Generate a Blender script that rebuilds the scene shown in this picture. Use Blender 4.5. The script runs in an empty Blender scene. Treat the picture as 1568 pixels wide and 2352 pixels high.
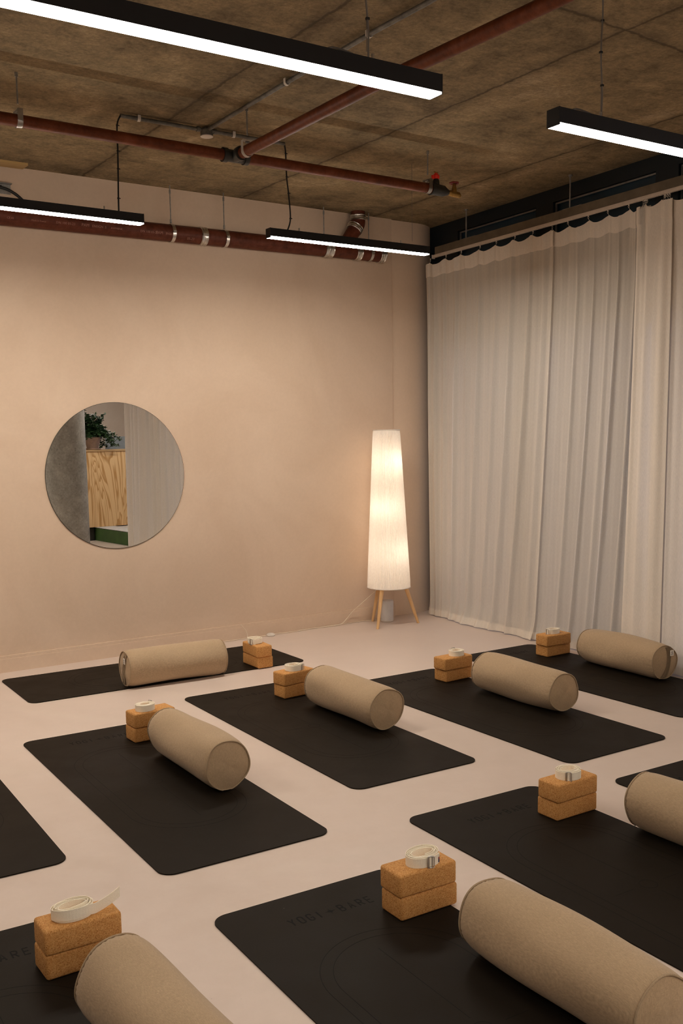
import bpy, bmesh, math, random
from math import sin, cos, pi, radians, sqrt, atan2
from mathutils import Vector, Matrix

sc = bpy.context.scene
COL = sc.collection

# ------------------------------------------------------------------ camera
F_PX, YAW, PITCH, ROLL, CAM_H = 2283.5, 0.52449, 0.12346, 0.014257, 1.4964
cam_d = bpy.data.cameras.new('camera')
cam = bpy.data.objects.new('camera', cam_d)
COL.objects.link(cam)
sa, ca, sp, cp, cr, sr = sin(YAW), cos(YAW), sin(PITCH), cos(PITCH), cos(ROLL), sin(ROLL)
R0 = Vector((ca, -sa, 0)); U0 = Vector((sa * sp, ca * sp, cp)); FW = Vector((sa * cp, ca * cp, -sp))
rx = cr * R0 - sr * U0
ux = sr * R0 + cr * U0
m = Matrix.Identity(4)
for i in range(3):
    m[i][0] = rx[i]; m[i][1] = ux[i]; m[i][2] = -FW[i]
m[2][3] = CAM_H
cam.matrix_world = m
cam_d.sensor_fit = 'HORIZONTAL'
cam_d.sensor_width = 24.0
cam_d.lens = F_PX / 1568 * 24.0
cam_d.shift_y = 108.1 / 1568
cam_d.clip_start = 0.05
sc.camera = cam

# ------------------------------------------------------------------ exposure, world, light levels
sc.view_settings.view_transform = 'Standard'
sc.view_settings.look = 'None'
sc.view_settings.gamma = 1.0
sc.view_settings.use_curve_mapping = False
sc.view_settings.exposure = 0.0
sc.cycles.use_denoising = True
sc.cycles.filter_width = 1.15
sc.cycles.max_bounces = 10
sc.cycles.diffuse_bounces = 6
sc.cycles.transmission_bounces = 6
sc.cycles.transparent_max_bounces = 24
sc.cycles.sample_clamp_indirect = 6.0

LIGHT_TINT = (1.0, 0.90, 0.78)
STRIP_STRENGTH = 37.0
FAR_STRIP_STRENGTH = 145.0
REAR_FILL_STRENGTH = 80.0
BULB_POWER = 1.5
SKY_TINT = (0.50, 0.64, 1.0)
SKY_STRENGTH = 1.15

world = bpy.data.worlds.new('evening_sky')
sc.world = world
world.use_nodes = True
bg = world.node_tree.nodes['Background']
bg.inputs[0].default_value = (*SKY_TINT, 1)
bg.inputs[1].default_value = SKY_STRENGTH

# ------------------------------------------------------------------ room constants
ZC = 3.191                       # ceiling
WY, WK = 6.568, 0.0759           # back wall: y = WY + WK * (x - 1)
WANG = math.atan(WK)
def wall_y(x, off=0.0):
    return WY + WK * (x - 1) - off * sqrt(1 + WK * WK)
XWIN = 4.93

# ------------------------------------------------------------------ helpers
def tag(o, label=None, cat=None, group=None, kind=None):
    if label: o['label'] = label
    if cat: o['category'] = cat
    if group: o['group'] = group
    if kind: o['kind'] = kind
    return o

def empty(name, loc=(0, 0, 0), rz=0.0):
    o = bpy.data.objects.new(name, None)
    COL.objects.link(o)
    o.location = loc; o.rotation_euler = (0, 0, rz)
    o.empty_display_size = 0.05
    return o

def link(name, bm, mat, parent=None, smooth=False, loc=None, rz=None):
    me = bpy.data.meshes.new(name)
    bmesh.ops.recalc_face_normals(bm, faces=bm.faces)
    bm.to_mesh(me); bm.free()
    if mat: me.materials.append(mat)
    o = bpy.data.objects.new(name, me)
    COL.objects.link(o)
    if parent: o.parent = parent
    if loc is not None: o.location = loc
    if rz is not None: o.rotation_euler = (0, 0, rz)
    if smooth:
        for p in me.polygons: p.use_smooth = True
        if smooth != 'all':
            me.set_sharp_from_angle(angle=radians(38))
    return o

def box(bm, x0, x1, y0, y1, z0, z1, bev=0.0, seg=2):
    vs = [bm.verts.new((x, y, z)) for z in (z0, z1) for y in (y0, y1) for x in (x0, x1)]
    fs = [(0, 2, 3, 1), (4, 5, 7, 6), (0, 1, 5, 4), (2, 6, 7, 3), (0, 4, 6, 2), (1, 3, 7, 5)]
    ff = [bm.faces.new([vs[i] for i in f]) for f in fs]
    if bev > 0:
        ed = list({e for f in ff for e in f.edges})
        bmesh.ops.bevel(bm, geom=ed, offset=bev, segments=seg, affect='EDGES', profile=0.5)
    return vs

def prism(bm, pts, z0, z1):
    lo = [bm.verts.new((p[0], p[1], z0)) for p in pts]
    hi = [bm.verts.new((p[0], p[1], z1)) for p in pts]
    n = len(pts)
    bm.faces.new(lo[::-1]); bm.faces.new(hi)
    for i in range(n):
        bm.faces.new((lo[i], lo[(i + 1) % n], hi[(i + 1) % n], hi[i]))
    return lo, hi

def frame_at(d):
    d = d.normalized()
    a = Vector((0, 0, 1)) if abs(d.z) < 0.95 else Vector((1, 0, 0))
    s = d.cross(a).normalized(); t = d.cross(s).normalized()
    return s, t

def tube(bm, pts, r, n=12, cap=True, closed=False):
    pts = [Vector(p) for p in pts]
    rs = r if isinstance(r, (list, tuple)) else [r] * len(pts)
    rings = []
    N = len(pts)
    prev_s = None
    for i, p in enumerate(pts):
        if closed: d = pts[(i + 1) % N] - pts[i - 1]
        elif i == 0: d = pts[1] - pts[0]
        elif i == N - 1: d = pts[-1] - pts[-2]
        else: d = (pts[i + 1] - pts[i]).normalized() + (pts[i] - pts[i - 1]).normalized()
        d = d.normalized()
        if prev_s is None: s, t = frame_at(d)
        else:
            s = (prev_s - d * prev_s.dot(d))
            s = s.normalized() if s.length > 1e-6 else frame_at(d)[0]
            t = d.cross(s).normalized()
        prev_s = s
        rings.append([bm.verts.new(p + rs[i] * (cos(2 * pi * k / n) * s + sin(2 * pi * k / n) * t)) for k in range(n)])
    M = N if closed else N - 1
    for i in range(M):
        a, b = rings[i], rings[(i + 1) % N]
        for k in range(n):
            bm.faces.new((a[k], a[(k + 1) % n], b[(k + 1) % n], b[k]))
    if cap and not closed:
        bm.faces.new(rings[0][::-1]); bm.faces.new(rings[-1])
    return rings

def lathe(bm, prof, n=48, c=(0, 0, 0), cap=True):
    rings = []
    for r, z in prof:
        rings.append([bm.verts.new((c[0] + r * cos(2 * pi * k / n), c[1] + r * sin(2 * pi * k / n), c[2] + z)) for k in range(n)])
    for a, b in zip(rings, rings[1:]):
        for k in range(n):
            bm.faces.new((a[k], a[(k + 1) % n], b[(k + 1) % n], b[k]))
    if cap:
        bm.faces.new(rings[0][::-1]); bm.faces.new(rings[-1])

def smooth_path(pts, sub=8):
    pts = [Vector(p) for p in pts]
    out = []
    for i in range(len(pts) - 1):
        p0 = pts[max(i - 1, 0)]; p1 = pts[i]; p2 = pts[i + 1]; p3 = pts[min(i + 2, len(pts) - 1)]
        for k in range(sub):
            t = k / sub
            out.append(0.5 * ((2 * p1) + (-p0 + p2) * t + (2 * p0 - 5 * p1 + 4 * p2 - p3) * t * t + (-p0 + 3 * p1 - 3 * p2 + p3) * t ** 3))
    out.append(pts[-1])
    return out

def ribbon2d(bm, pts, w, z0, z1, closed=False):
    """a thin flat band following a 2-D path"""
    n = len(pts); L = []; Rr = []
    P = [Vector((p[0], p[1])) for p in pts]
    for i in range(n):
        if closed: d = P[(i + 1) % n] - P[i - 1]
        elif i == 0: d = P[1] - P[0]
        elif i == n - 1: d = P[-1] - P[-2]
        else: d = (P[i + 1] - P[i]).normalized() + (P[i] - P[i - 1]).normalized()
        d = d.normalized() if d.length > 1e-9 else Vector((1, 0))
        s = Vector((-d.y, d.x)) * w / 2
        L.append(P[i] + s); Rr.append(P[i] - s)
    V = [[bm.verts.new((q.x, q.y, z)) for q in S] for S, z in ((L, z1), (Rr, z1), (Rr, z0), (L, z0))]
    m_ = n if closed else n - 1
    for i in range(m_):
        j = (i + 1) % n
        for a in range(4):
            b = (a + 1) % 4
            bm.faces.new((V[a][i], V[a][j], V[b][j], V[b][i]))
    if not closed:
        for i in (0, n - 1):
            bm.faces.new([V[a][i] for a in range(4)])

# ------------------------------------------------------------------ materials
def new_mat(name):
    mt = bpy.data.materials.new(name); mt.use_nodes = True
    nt = mt.node_tree
    return mt, nt, nt.nodes['Principled BSDF']

def N(nt, typ, **kw):
    n = nt.nodes.new(typ)
    for k, v in kw.items():
        if k in n.bl_rna.properties: setattr(n, k, v)
        else: n.inputs[k].default_value = v
    return n

def coords(nt, scale=(1, 1, 1), space='Object'):
    tc = nt.nodes.new('ShaderNodeTexCoord')
    mp = nt.nodes.new('ShaderNodeMapping')
    mp.inputs['Scale'].default_value = scale
    nt.links.new(tc.outputs[space], mp.inputs['Vector'])
    return mp.outputs[0]

def ramp(nt, fac, stops):
    r = nt.nodes.new('ShaderNodeValToRGB')
    el = r.color_ramp.elements
    while len(el) < len(stops): el.new(0.5)
    for e, (p, c) in zip(el, stops):
        e.position = p; e.color = (*c, 1) if len(c) == 3 else c
    nt.links.new(fac, r.inputs[0])
    return r.outputs[0]

def noise(nt, vec, scale, detail=6, rough=0.6, dist=0.0):
    n = nt.nodes.new('ShaderNodeTexNoise')
    n.inputs['Scale'].default_value = scale; n.inputs['Detail'].default_value = detail
    n.inputs['Roughness'].default_value = rough; n.inputs['Distortion'].default_value = dist
    nt.links.new(vec, n.inputs['Vector'])
    return n.outputs['Fac']

def mixc(nt, fac, a, b, mode='MIX'):
    n = nt.nodes.new('ShaderNodeMix'); n.data_type = 'RGBA'; n.blend_type = mode
    for s, v in ((0, fac), (6, a), (7, b)):
        if hasattr(v, 'is_linked') or hasattr(v, 'links'): nt.links.new(v, n.inputs[s])
        elif s == 0: n.inputs[0].default_value = v
        else: n.inputs[s].default_value = (*v, 1)
    return n.outputs[2]

def math_(nt, op, a, b=None, c=None):
    n = nt.nodes.new('ShaderNodeMath'); n.operation = op
    for i, v in enumerate((a, b, c)):
        if v is None: continue
        if hasattr(v, 'links'): nt.links.new(v, n.inputs[i])
        else: n.inputs[i].default_value = v
    return n.outputs[0]

def bump(nt, bsdf, h, strength=0.3, dist=0.01):
    b = nt.nodes.new('ShaderNodeBump')
    b.inputs['Strength'].default_value = strength; b.inputs['Distance'].default_value = dist
    nt.links.new(h, b.inputs['Height']); nt.links.new(b.outputs[0], bsdf.inputs['Normal'])

def simple(name, col, rough=0.5, metal=0.0, var=0.06, scale=30.0, bmp=0.0, spec=0.5):
    mt, nt, b = new_mat(name)
    v = coords(nt)
    f = noise(nt, v, scale)
    lo = tuple(max(0, c * (1 - var)) for c in col); hi = tuple(min(1, c * (1 + var)) for c in col)
    nt.links.new(ramp(nt, f, [(0.3, lo), (0.7, hi)]), b.inputs['Base Color'])
    b.inputs['Roughness'].default_value = rough; b.inputs['Metallic'].default_value = metal
    b.inputs['Specular IOR Level'].default_value = spec
    if bmp: bump(nt, b, f, bmp, 0.002)
    return mt

# plaster
def plaster(name, base, var=0.09):
    mt, nt, b = new_mat(name)
    v = coords(nt)
    f1 = noise(nt, v, 1.3, 5, 0.6, 0.6)
    f2 = noise(nt, v, 45, 4, 0.6)
    lo = tuple(c * (1 - var * (0.7, 1, 1.3)[i]) for i, c in enumerate(base))
    hi = tuple(min(1, c * (1 + var * 0.5)) for c in base)
    c1 = ramp(nt, f1, [(0.35, lo), (0.65, hi)])
    c2 = mixc(nt, 0.10, c1, ramp(nt, f2, [(0.35, tuple(c * 0.7 for c in base)), (0.65, base)]))
    # a few dark pin marks
    vo = nt.nodes.new('ShaderNodeTexVoronoi'); vo.inputs['Scale'].default_value = 2.6
    nt.links.new(v, vo.inputs['Vector'])
    msk = ramp(nt, vo.outputs['Distance'], [(0.0, (1, 1, 1)), (0.012, (0, 0, 0))])
    sel = ramp(nt, noise(nt, v, 1.1, 1), [(0.58, (0, 0, 0)), (0.6, (1, 1, 1))])
    mm = nt.nodes.new('ShaderNodeMath'); mm.operation = 'MULTIPLY'
    nt.links.new(msk, mm.inputs[0]); nt.links.new(sel, mm.inputs[1])
    c3 = mixc(nt, mm.outputs[0], c2, (0.05, 0.03, 0.02))
    nt.links.new(c3, b.inputs['Base Color'])
    b.inputs['Roughness'].default_value = 0.85
    b.inputs['Specular IOR Level'].default_value = 0.25
    bump(nt, b, mixc(nt, 0.4, f1, f2), 0.25, 0.004)
    return mt
M_wall = plaster('blush_plaster', (0.665, 0.515, 0.39))
M_column = plaster('painted_column', (0.745, 0.58, 0.44), 0.04)
M_backroom = plaster('grey_blush_paint', (0.42, 0.355, 0.31))

# floor
def floor_mat():
    mt, nt, b = new_mat('painted_screed')
    v = coords(nt)
    f1 = noise(nt, v, 0.9, 6, 0.62, 0.5)
    f2 = noise(nt, v, 9, 6, 0.7)
    c1 = ramp(nt, f1, [(0.35, (0.62, 0.505, 0.432)), (0.65, (0.67, 0.55, 0.475))])
    c2 = mixc(nt, 0.14, c1, ramp(nt, f2, [(0.38, (0.52, 0.42, 0.35)), (0.62, (0.74, 0.63, 0.56))]))
    vo = nt.nodes.new('ShaderNodeTexVoronoi'); vo.inputs['Scale'].default_value = 34
    nt.links.new(v, vo.inputs['Vector'])
    msk = ramp(nt, vo.outputs['Distance'], [(0.03, (1, 1, 1)), (0.085, (0, 0, 0))])
    sel = ramp(nt, noise(nt, v, 2.3, 3, 0.7), [(0.56, (0, 0, 0)), (0.64, (1, 1, 1))])
    mm = math_(nt, 'MULTIPLY', msk, sel)
    mm2 = math_(nt, 'MULTIPLY', mm, 0.5)
    c3 = mixc(nt, mm2, c2, (0.24, 0.17, 0.12))
    nt.links.new(c3, b.inputs['Base Color'])
    nt.links.new(ramp(nt, f2, [(0.3, (0.34,) * 3), (0.7, (0.5,) * 3)]), b.inputs['Roughness'])
    b.inputs['Specular IOR Level'].default_value = 0.5
    bump(nt, b, f2, 0.12, 0.003)
    return mt
M_floor = floor_mat()

# board-marked concrete ceiling
def ceiling_mat():
    mt, nt, b = new_mat('board_marked_concrete')
    tc = nt.nodes.new('ShaderNodeTexCoord')
    v = coords(nt, (1, 1, 1))
    vs = coords(nt, (2.2, 4.2, 1))
    vm = coords(nt, (1.5, 1.1, 1))
    f_big = noise(nt, vm, 1.9, 8, 0.66, 0.6)
    f_str = noise(nt, vs, 3.0, 8, 0.78, 0.2)
    f_fine = noise(nt, v, 60, 4, 0.7)
    c1 = ramp(nt, f_big, [(0.30, (0.125, 0.094, 0.056)), (0.45, (0.215, 0.162, 0.094)), (0.58, (0.275, 0.205, 0.118)), (0.72, (0.40, 0.305, 0.190))])
    c2 = mixc(nt, 0.65, c1, ramp(nt, f_str, [(0.30, (0.42, 0.42, 0.42)), (0.5, (1.0, 1.0, 1.0)), (0.72, (1.40, 1.36, 1.30))]), 'MULTIPLY')
    c2b = mixc(nt, 0.5, c2, ramp(nt, f_fine, [(0.35, (0.55, 0.55, 0.55)), (0.65, (1.4, 1.4, 1.4))]), 'MULTIPLY')
    # construction joints every 1.17 m plus one cross joint
    sx = nt.nodes.new('ShaderNodeSeparateXYZ'); nt.links.new(tc.outputs['Object'], sx.inputs[0])
    jit = math_(nt, 'MULTIPLY', math_(nt, 'SUBTRACT', noise(nt, v, 9, 4, 0.7), 0.5), 0.05)
    t = math_(nt, 'ADD', math_(nt, 'MULTIPLY_ADD', sx.outputs[1], 0.0625, sx.outputs[0]), jit)
    t = math_(nt, 'DIVIDE', math_(nt, 'SUBTRACT', t, 2.35 - 1.17 * 20), 1.17)
    fr = math_(nt, 'FRACT', t)
    d1 = math_(nt, 'MULTIPLY', math_(nt, 'MINIMUM', fr, math_(nt, 'SUBTRACT', 1.0, fr)), 1.17)
    t2 = math_(nt, 'ADD', math_(nt, 'MULTIPLY_ADD', sx.outputs[0], -0.11, sx.outputs[1]), jit)
    d2 = math_(nt, 'ABSOLUTE', math_(nt, 'SUBTRACT', t2, 2.89))
    dm = math_(nt, 'MINIMUM', d1, d2)
    dn = math_(nt, 'ADD', dm, math_(nt, 'MULTIPLY', noise(nt, v, 22, 3, 0.6), 0.010))
    ln = ramp(nt, dn, [(0.010, (1, 1, 1)), (0.019, (0, 0, 0))])
    halo = ramp(nt, dm, [(0.0, (0.35,) * 3), (0.09, (0, 0, 0))])
    k = math_(nt, 'MAXIMUM', math_(nt, 'MULTIPLY', ln, 0.8), halo)
    c3 = mixc(nt, k, c2b, (0.055, 0.042, 0.026))
    nt.links.new(c3, b.inputs['Base Color'])
    b.inputs['Roughness'].default_value = 0.9
    b.inputs['Specular IOR Level'].default_value = 0.15
    h = math_(nt, 'SUBTRACT', math_(nt, 'ADD', f_str, math_(nt, 'MULTIPLY', f_fine, 0.3)), math_(nt, 'MULTIPLY', ln, 0.8))
    bump(nt, b, h, 0.5, 0.008)
    return mt
M_ceiling = ceiling_mat()

def concrete_mat():
    mt, nt, b = new_mat('raw_concrete')
    v = coords(nt)
    f1 = noise(nt, v, 3.0, 8, 0.7, 0.4); f2 = noise(nt, v, 40, 4, 0.7)
    c1 = ramp(nt, f1, [(0.3, (0.24, 0.225, 0.195)), (0.55, (0.40, 0.37, 0.32)), (0.75, (0.50, 0.47, 0.42))])
    c2 = mixc(nt, 0.5, c1, ramp(nt, f2, [(0.3, (0.5,) * 3), (0.7, (1.3,) * 3)]), 'MULTIPLY')
    vo = nt.nodes.new('ShaderNodeTexVoronoi'); vo.inputs['Scale'].default_value = 11
    nt.links.new(v, vo.inputs['Vector'])
    msk = ramp(nt, vo.outputs['Distance'], [(0.03, (1, 1, 1)), (0.12, (0, 0, 0))])
    c3 = mixc(nt, math_(nt, 'MULTIPLY', msk, 0.5), c2, (0.07, 0.06, 0.05))
    nt.links.new(c3, b.inputs['Base Color'])
    b.inputs['Roughness'].default_value = 0.75
    bump(nt, b, f2, 0.4, 0.004)
    return mt
M_concrete = concrete_mat()


# cork
def cork_mat():
    mt, nt, b = new_mat('cork')
    v = coords(nt)
    vo = nt.nodes.new('ShaderNodeTexVoronoi'); vo.inputs['Scale'].default_value = 420
    nt.links.new(v, vo.inputs['Vector'])
    sep = nt.nodes.new('ShaderNodeSeparateColor'); nt.links.new(vo.outputs['Color'], sep.inputs[0])
    c1 = ramp(nt, sep.outputs[0], [(0.0, (0.37, 0.145, 0.034)), (0.15, (0.53, 0.240, 0.066)), (0.55, (0.61, 0.300, 0.094)), (1.0, (0.70, 0.385, 0.145))])
    f = noise(nt, v, 90, 5, 0.7)
    c2 = mixc(nt, 0.5, c1, ramp(nt, f, [(0.3, (0.80,) * 3), (0.7, (1.08,) * 3)]), 'MULTIPLY')
    nt.links.new(c2, b.inputs['Base Color'])
    b.inputs['Roughness'].default_value = 0.8
    b.inputs['Specular IOR Level'].default_value = 0.3
    bump(nt, b, math_(nt, 'ADD', f, sep.outputs[0]), 0.35, 0.0012)
    return mt
M_cork = cork_mat()

# mats
def rubber_mat():
    mt, nt, b = new_mat('black_rubber')
    v = coords(nt)
    f1 = noise(nt, v, 3.5, 5, 0.6); f2 = noise(nt, v, 260, 3, 0.6)
    c = ramp(nt, f1, [(0.3, (0.0100, 0.0072, 0.0048)), (0.7, (0.0145, 0.0105, 0.0070))])
    vo = nt.nodes.new('ShaderNodeTexVoronoi'); vo.inputs['Scale'].default_value = 14
    nt.links.new(v, vo.inputs['Vector'])
    msk = ramp(nt, vo.outputs['Distance'], [(0.012, (1, 1, 1)), (0.03, (0, 0, 0))])
    sel = ramp(nt, noise(nt, v, 6, 2), [(0.58, (0, 0, 0)), (0.62, (0.6,) * 3)])
    c2 = mixc(nt, math_(nt, 'MULTIPLY', msk, sel), c, (0.25, 0.2, 0.16))
    nt.links.new(c2, b.inputs['Base Color'])
    nt.links.new(ramp(nt, f1, [(0.3, (0.48,) * 3), (0.7, (0.60,) * 3)]), b.inputs['Roughness'])
    b.inputs['Specular IOR Level'].default_value = 0.08
    bump(nt, b, f2, 0.25, 0.0006)
    return mt
M_mat = rubber_mat()
M_print = simple('etched_black', (0.004, 0.004, 0.004), 0.75, spec=0.12)

# linen
def linen_mat(name='linen', base=(0.445, 0.320, 0.200)):
    mt, nt, b = new_mat(name)
    tc = nt.nodes.new('ShaderNodeTexCoord')
    va = coords(nt, (90, 1100, 1100)); vb = coords(nt, (1100, 90, 90)); vc = coords(nt)
    fa = noise(nt, va, 1.0, 3, 0.6); fb = noise(nt, vb, 1.0, 3, 0.6); fc = noise(nt, vc, 5, 4, 0.6)
    f = math_(nt, 'MULTIPLY', math_(nt, 'ADD', fa, fb), 0.5)
    dk = tuple(c * 0.78 for c in base); lt = tuple(min(1, c * 1.20) for c in base)
    c1 = ramp(nt, f, [(0.36, dk), (0.64, lt)])
    c2 = mixc(nt, 0.5, c1, ramp(nt, fc, [(0.3, (0.93,) * 3), (0.7, (1.05,) * 3)]), 'MULTIPLY')
    nt.links.new(c2, b.inputs['Base Color'])
    b.inputs['Roughness'].default_value = 0.95
    b.inputs['Specular IOR Level'].default_value = 0.1
    b.inputs['Sheen Weight'].default_value = 0.15
    bump(nt, b, f, 0.22, 0.0010)
    return mt
M_linen = linen_mat()
M_piping = linen_mat('linen_piping', (0.39, 0.285, 0.18))
M_cotton = simple('cotton_webbing', (0.97, 0.87, 0.72), 0.9, var=0.08, scale=400, bmp=0.3, spec=0.1)
M_white_tag = simple('white_label', (0.80, 0.74, 0.66), 0.8)
M_red_tag = simple('red_label', (0.28, 0.02, 0.05), 0.7)
M_blue_tag = simple('navy_label', (0.015, 0.03, 0.09), 0.7)
M_steel = simple('steel', (0.62, 0.60, 0.57), 0.28, 1.0)
M_zinc = simple('zinc_plated', (0.34, 0.33, 0.31), 0.5, 0.85, var=0.2)
M_galv = simple('galvanised_conduit', (0.16, 0.15, 0.13), 0.6, 0.5, var=0.45, scale=18)
M_clipwhite = simple('white_plastic', (0.66, 0.60, 0.53), 0.5)
M_black = simple('black_powder_coat', (0.010, 0.010, 0.011), 0.5, var=0.1, spec=0.35)
M_cable = simple('black_cable', (0.008, 0.008, 0.008), 0.6)
M_wire = simple('grey_wire', (0.20, 0.18, 0.16), 0.5, 0.3)
M_navy = simple('navy_frame', (0.004, 0.010, 0.015), 0.45, var=0.1)
M_spandrel = simple('dark_spandrel', (0.014, 0.038, 0.060), 0.4, var=0.25, scale=4)
M_batten = simple('timber_batten', (0.115, 0.088, 0.058), 0.75, var=0.2, scale=12, bmp=0.2)
M_track = simple('cream_track', (0.55, 0.46, 0.38), 0.5)
M_brass = simple('brass', (0.33, 0.19, 0.05), 0.45, 0.7, var=0.3, scale=60)
M_redbright = simple('bright_red_plastic', (0.85, 0.03, 0.01), 0.45)
M_reddark = simple('dark_red_paint', (0.16, 0.008, 0.006), 0.5)
M_iron = simple('black_iron', (0.018, 0.017, 0.013), 0.5, var=0.3)
M_can = simple('pale_grey_ceramic', (0.60, 0.58, 0.56), 0.5)
M_cord = simple('cream_cord', (0.72, 0.60, 0.46), 0.6)
M_green = simple('green_riser', (0.045, 0.10, 0.02), 0.7, var=0.2, scale=6)
M_white_step = simple('white_step', (0.62, 0.60, 0.58), 0.7, var=0.08)
M_terracotta = simple('clay_pot', (0.36, 0.24, 0.18), 0.8, var=0.12)
M_board = simple('blue_grey_board', (0.26, 0.30, 0.33), 0.6)
M_brownbox = simple('brown_card', (0.20, 0.15, 0.09), 0.8)
M_paving = simple('pavement', (0.62, 0.62, 0.62), 0.9, var=0.2, scale=4)

def pipe_mat(name, base, rust=0.5):
    mt, nt, b = new_mat(name)
    v = coords(nt, (1, 1, 1)); vs = coords(nt, (1.5, 12, 12))
    f = noise(nt, v, 14, 7, 0.72); f2 = noise(nt, vs, 3, 5, 0.6)
    c = ramp(nt, f, [(0.30, tuple(x * 0.55 for x in base)), (0.5, base), (0.78, tuple(min(1, x * 1.35 + 0.012) for x in base))])
    c2 = mixc(nt, rust, c, ramp(nt, f2, [(0.35, (0.6,) * 3), (0.65, (1.25,) * 3)]), 'MULTIPLY')
    nt.links.new(c2, b.inputs['Base Color'])
    b.inputs['Roughness'].default_value = 0.5
    b.inputs['Specular IOR Level'].default_value = 0.2
    bump(nt, b, f, 0.15, 0.001)
    return mt
M_redpipe = pipe_mat('red_oxide_pipe', (0.135, 0.033, 0.010))
M_castpipe = pipe_mat('cast_iron_red', (0.105, 0.027, 0.013))
M_pipetext = simple('pale_stencil', (0.30, 0.14, 0.10), 0.7)

def wood_mat(name, a, b_, scale=1.0, axis='Z', big=False):
    mt, nt, b = new_mat(name)
    sc_ = {'Z': (14, 14, 1.1), 'X': (1.1, 14, 14), 'Y': (14, 1.1, 14)}[axis]
    if big: sc_ = (2.4, 2.4, 0.42)
    v = coords(nt, tuple(s * scale for s in sc_))
    f = noise(nt, v, 1.2, 3, 0.5, 0.7)
    if big:
        w = math_(nt, 'FRACT', math_(nt, 'MULTIPLY', f, 17.0))
        c = ramp(nt, w, [(0.0, b_), (0.45, b_), (0.80, a), (0.92, a), (1.0, b_)])
    else:
        c = ramp(nt, f, [(0.35, a), (0.6, b_)])
    nt.links.new(c, b.inputs['Base Color'])
    b.inputs['Roughness'].default_value = 0.55
    return mt
M_leg = wood_mat('pale_oak', (0.62, 0.36, 0.15), (0.76, 0.48, 0.23))
M_ply = wood_mat('pine_plywood', (0.50, 0.27, 0.09), (0.78, 0.52, 0.26), big=True)
M_plyedge = wood_mat('plywood_edge', (0.40, 0.24, 0.10), (0.55, 0.36, 0.17), axis='X')
M_timber = wood_mat('pale_timber', (0.40, 0.25, 0.09), (0.52, 0.34, 0.14), axis='X')

def emit_mat(name, col, strength):
    mt = bpy.data.materials.new(name); mt.use_nodes = True
    nt = mt.node_tree; nt.nodes.remove(nt.nodes['Principled BSDF'])
    e = nt.nodes.new('ShaderNodeEmission')
    e.inputs[0].default_value = (*col, 1); e.inputs[1].default_value = strength
    nt.links.new(e.outputs[0], nt.nodes['Material Output'].inputs[0])
    return mt
M_strip = emit_mat('lit_diffuser', LIGHT_TINT, STRIP_STRENGTH)
M_strip_rear = emit_mat('lit_diffuser_rear_fill', LIGHT_TINT, REAR_FILL_STRENGTH)
M_strip_far = emit_mat('lit_diffuser_far_row', LIGHT_TINT, FAR_STRIP_STRENGTH)
M_bulb = emit_mat('lit_bulb', (1.0, 0.83, 0.62), 4.0)

def sheer_mat(name, clear, base, trans=0.5):
    mt = bpy.data.materials.new(name); mt.use_nodes = True
    nt = mt.node_tree; nt.nodes.remove(nt.nodes['Principled BSDF'])
    v = coords(nt, (900, 900, 60))
    f = noise(nt, v, 1.0, 3, 0.6)
    vv = coords(nt, (40, 40, 0.6)); f2 = noise(nt, vv, 1.0, 4, 0.6)
    c = ramp(nt, f, [(0.3, tuple(x * 0.86 for x in base)), (0.7, tuple(min(1, x * 1.06) for x in base))])
    c = mixc(nt, 0.5, c, ramp(nt, f2, [(0.35, (0.95,) * 3), (0.65, (1.03,) * 3)]), 'MULTIPLY')
    d = nt.nodes.new('ShaderNodeBsdfDiffuse'); t = nt.nodes.new('ShaderNodeBsdfTranslucent'); tr = nt.nodes.new('ShaderNodeBsdfTransparent')
    nt.links.new(c, d.inputs[0]); nt.links.new(c, t.inputs[0])
    m1 = nt.nodes.new('ShaderNodeMixShader'); m1.inputs[0].default_value = trans
    nt.links.new(d.outputs[0], m1.inputs[1]); nt.links.new(t.outputs[0], m1.inputs[2])
    m2 = nt.nodes.new('ShaderNodeMixShader'); m2.inputs[0].default_value = clear
    # the weave closes up when seen at a slant
    lw = nt.nodes.new('ShaderNodeLayerWeight'); lw.inputs[0].default_value = 0.5
    k = math_(nt, 'MULTIPLY_ADD', math_(nt, 'SUBTRACT', 1.0, lw.outputs['Facing']), clear * 0.50, clear * 0.52)
    nt.links.new(k, m2.inputs[0])
    nt.links.new(m1.outputs[0], m2.inputs[1]); nt.links.new(tr.outputs[0], m2.inputs[2])
    nt.links.new(m2.outputs[0], nt.nodes['Material Output'].inputs[0])
    return mt
M_sheer = sheer_mat('sheer_voile', 0.38, (0.98, 0.88, 0.77), 0.12)
M_dense = sheer_mat('dense_voile', 0.05, (0.92, 0.84, 0.74), 0.10)
M_hem = sheer_mat('sheer_voile_double', 0.07, (0.93, 0.85, 0.75), 0.18)
M_shade = sheer_mat('pleated_shade_fabric', 0.0, (0.96, 0.90, 0.84), 0.36)

def glass_mat(name, tint, gloss=0.08):
    mt = bpy.data.materials.new(name); mt.use_nodes = True
    nt = mt.node_tree; nt.nodes.remove(nt.nodes['Principled BSDF'])
    tr = nt.nodes.new('ShaderNodeBsdfTransparent'); tr.inputs[0].default_value = (*tint, 1)
    g = nt.nodes.new('ShaderNodeBsdfGlossy'); g.inputs['Roughness'].default_value = 0.03
    fr = nt.nodes.new('ShaderNodeFresnel'); fr.inputs[0].default_value = 1.45
    mx = nt.nodes.new('ShaderNodeMixShader')
    nt.links.new(fr.outputs[0], mx.inputs[0]); nt.links.new(tr.outputs[0], mx.inputs[1]); nt.links.new(g.outputs[0], mx.inputs[2])
    nt.links.new(mx.outputs[0], nt.nodes['Material Output'].inputs[0])
    return mt
M_glass = glass_mat('window_glass', (0.92, 0.95, 1.0))

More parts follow.
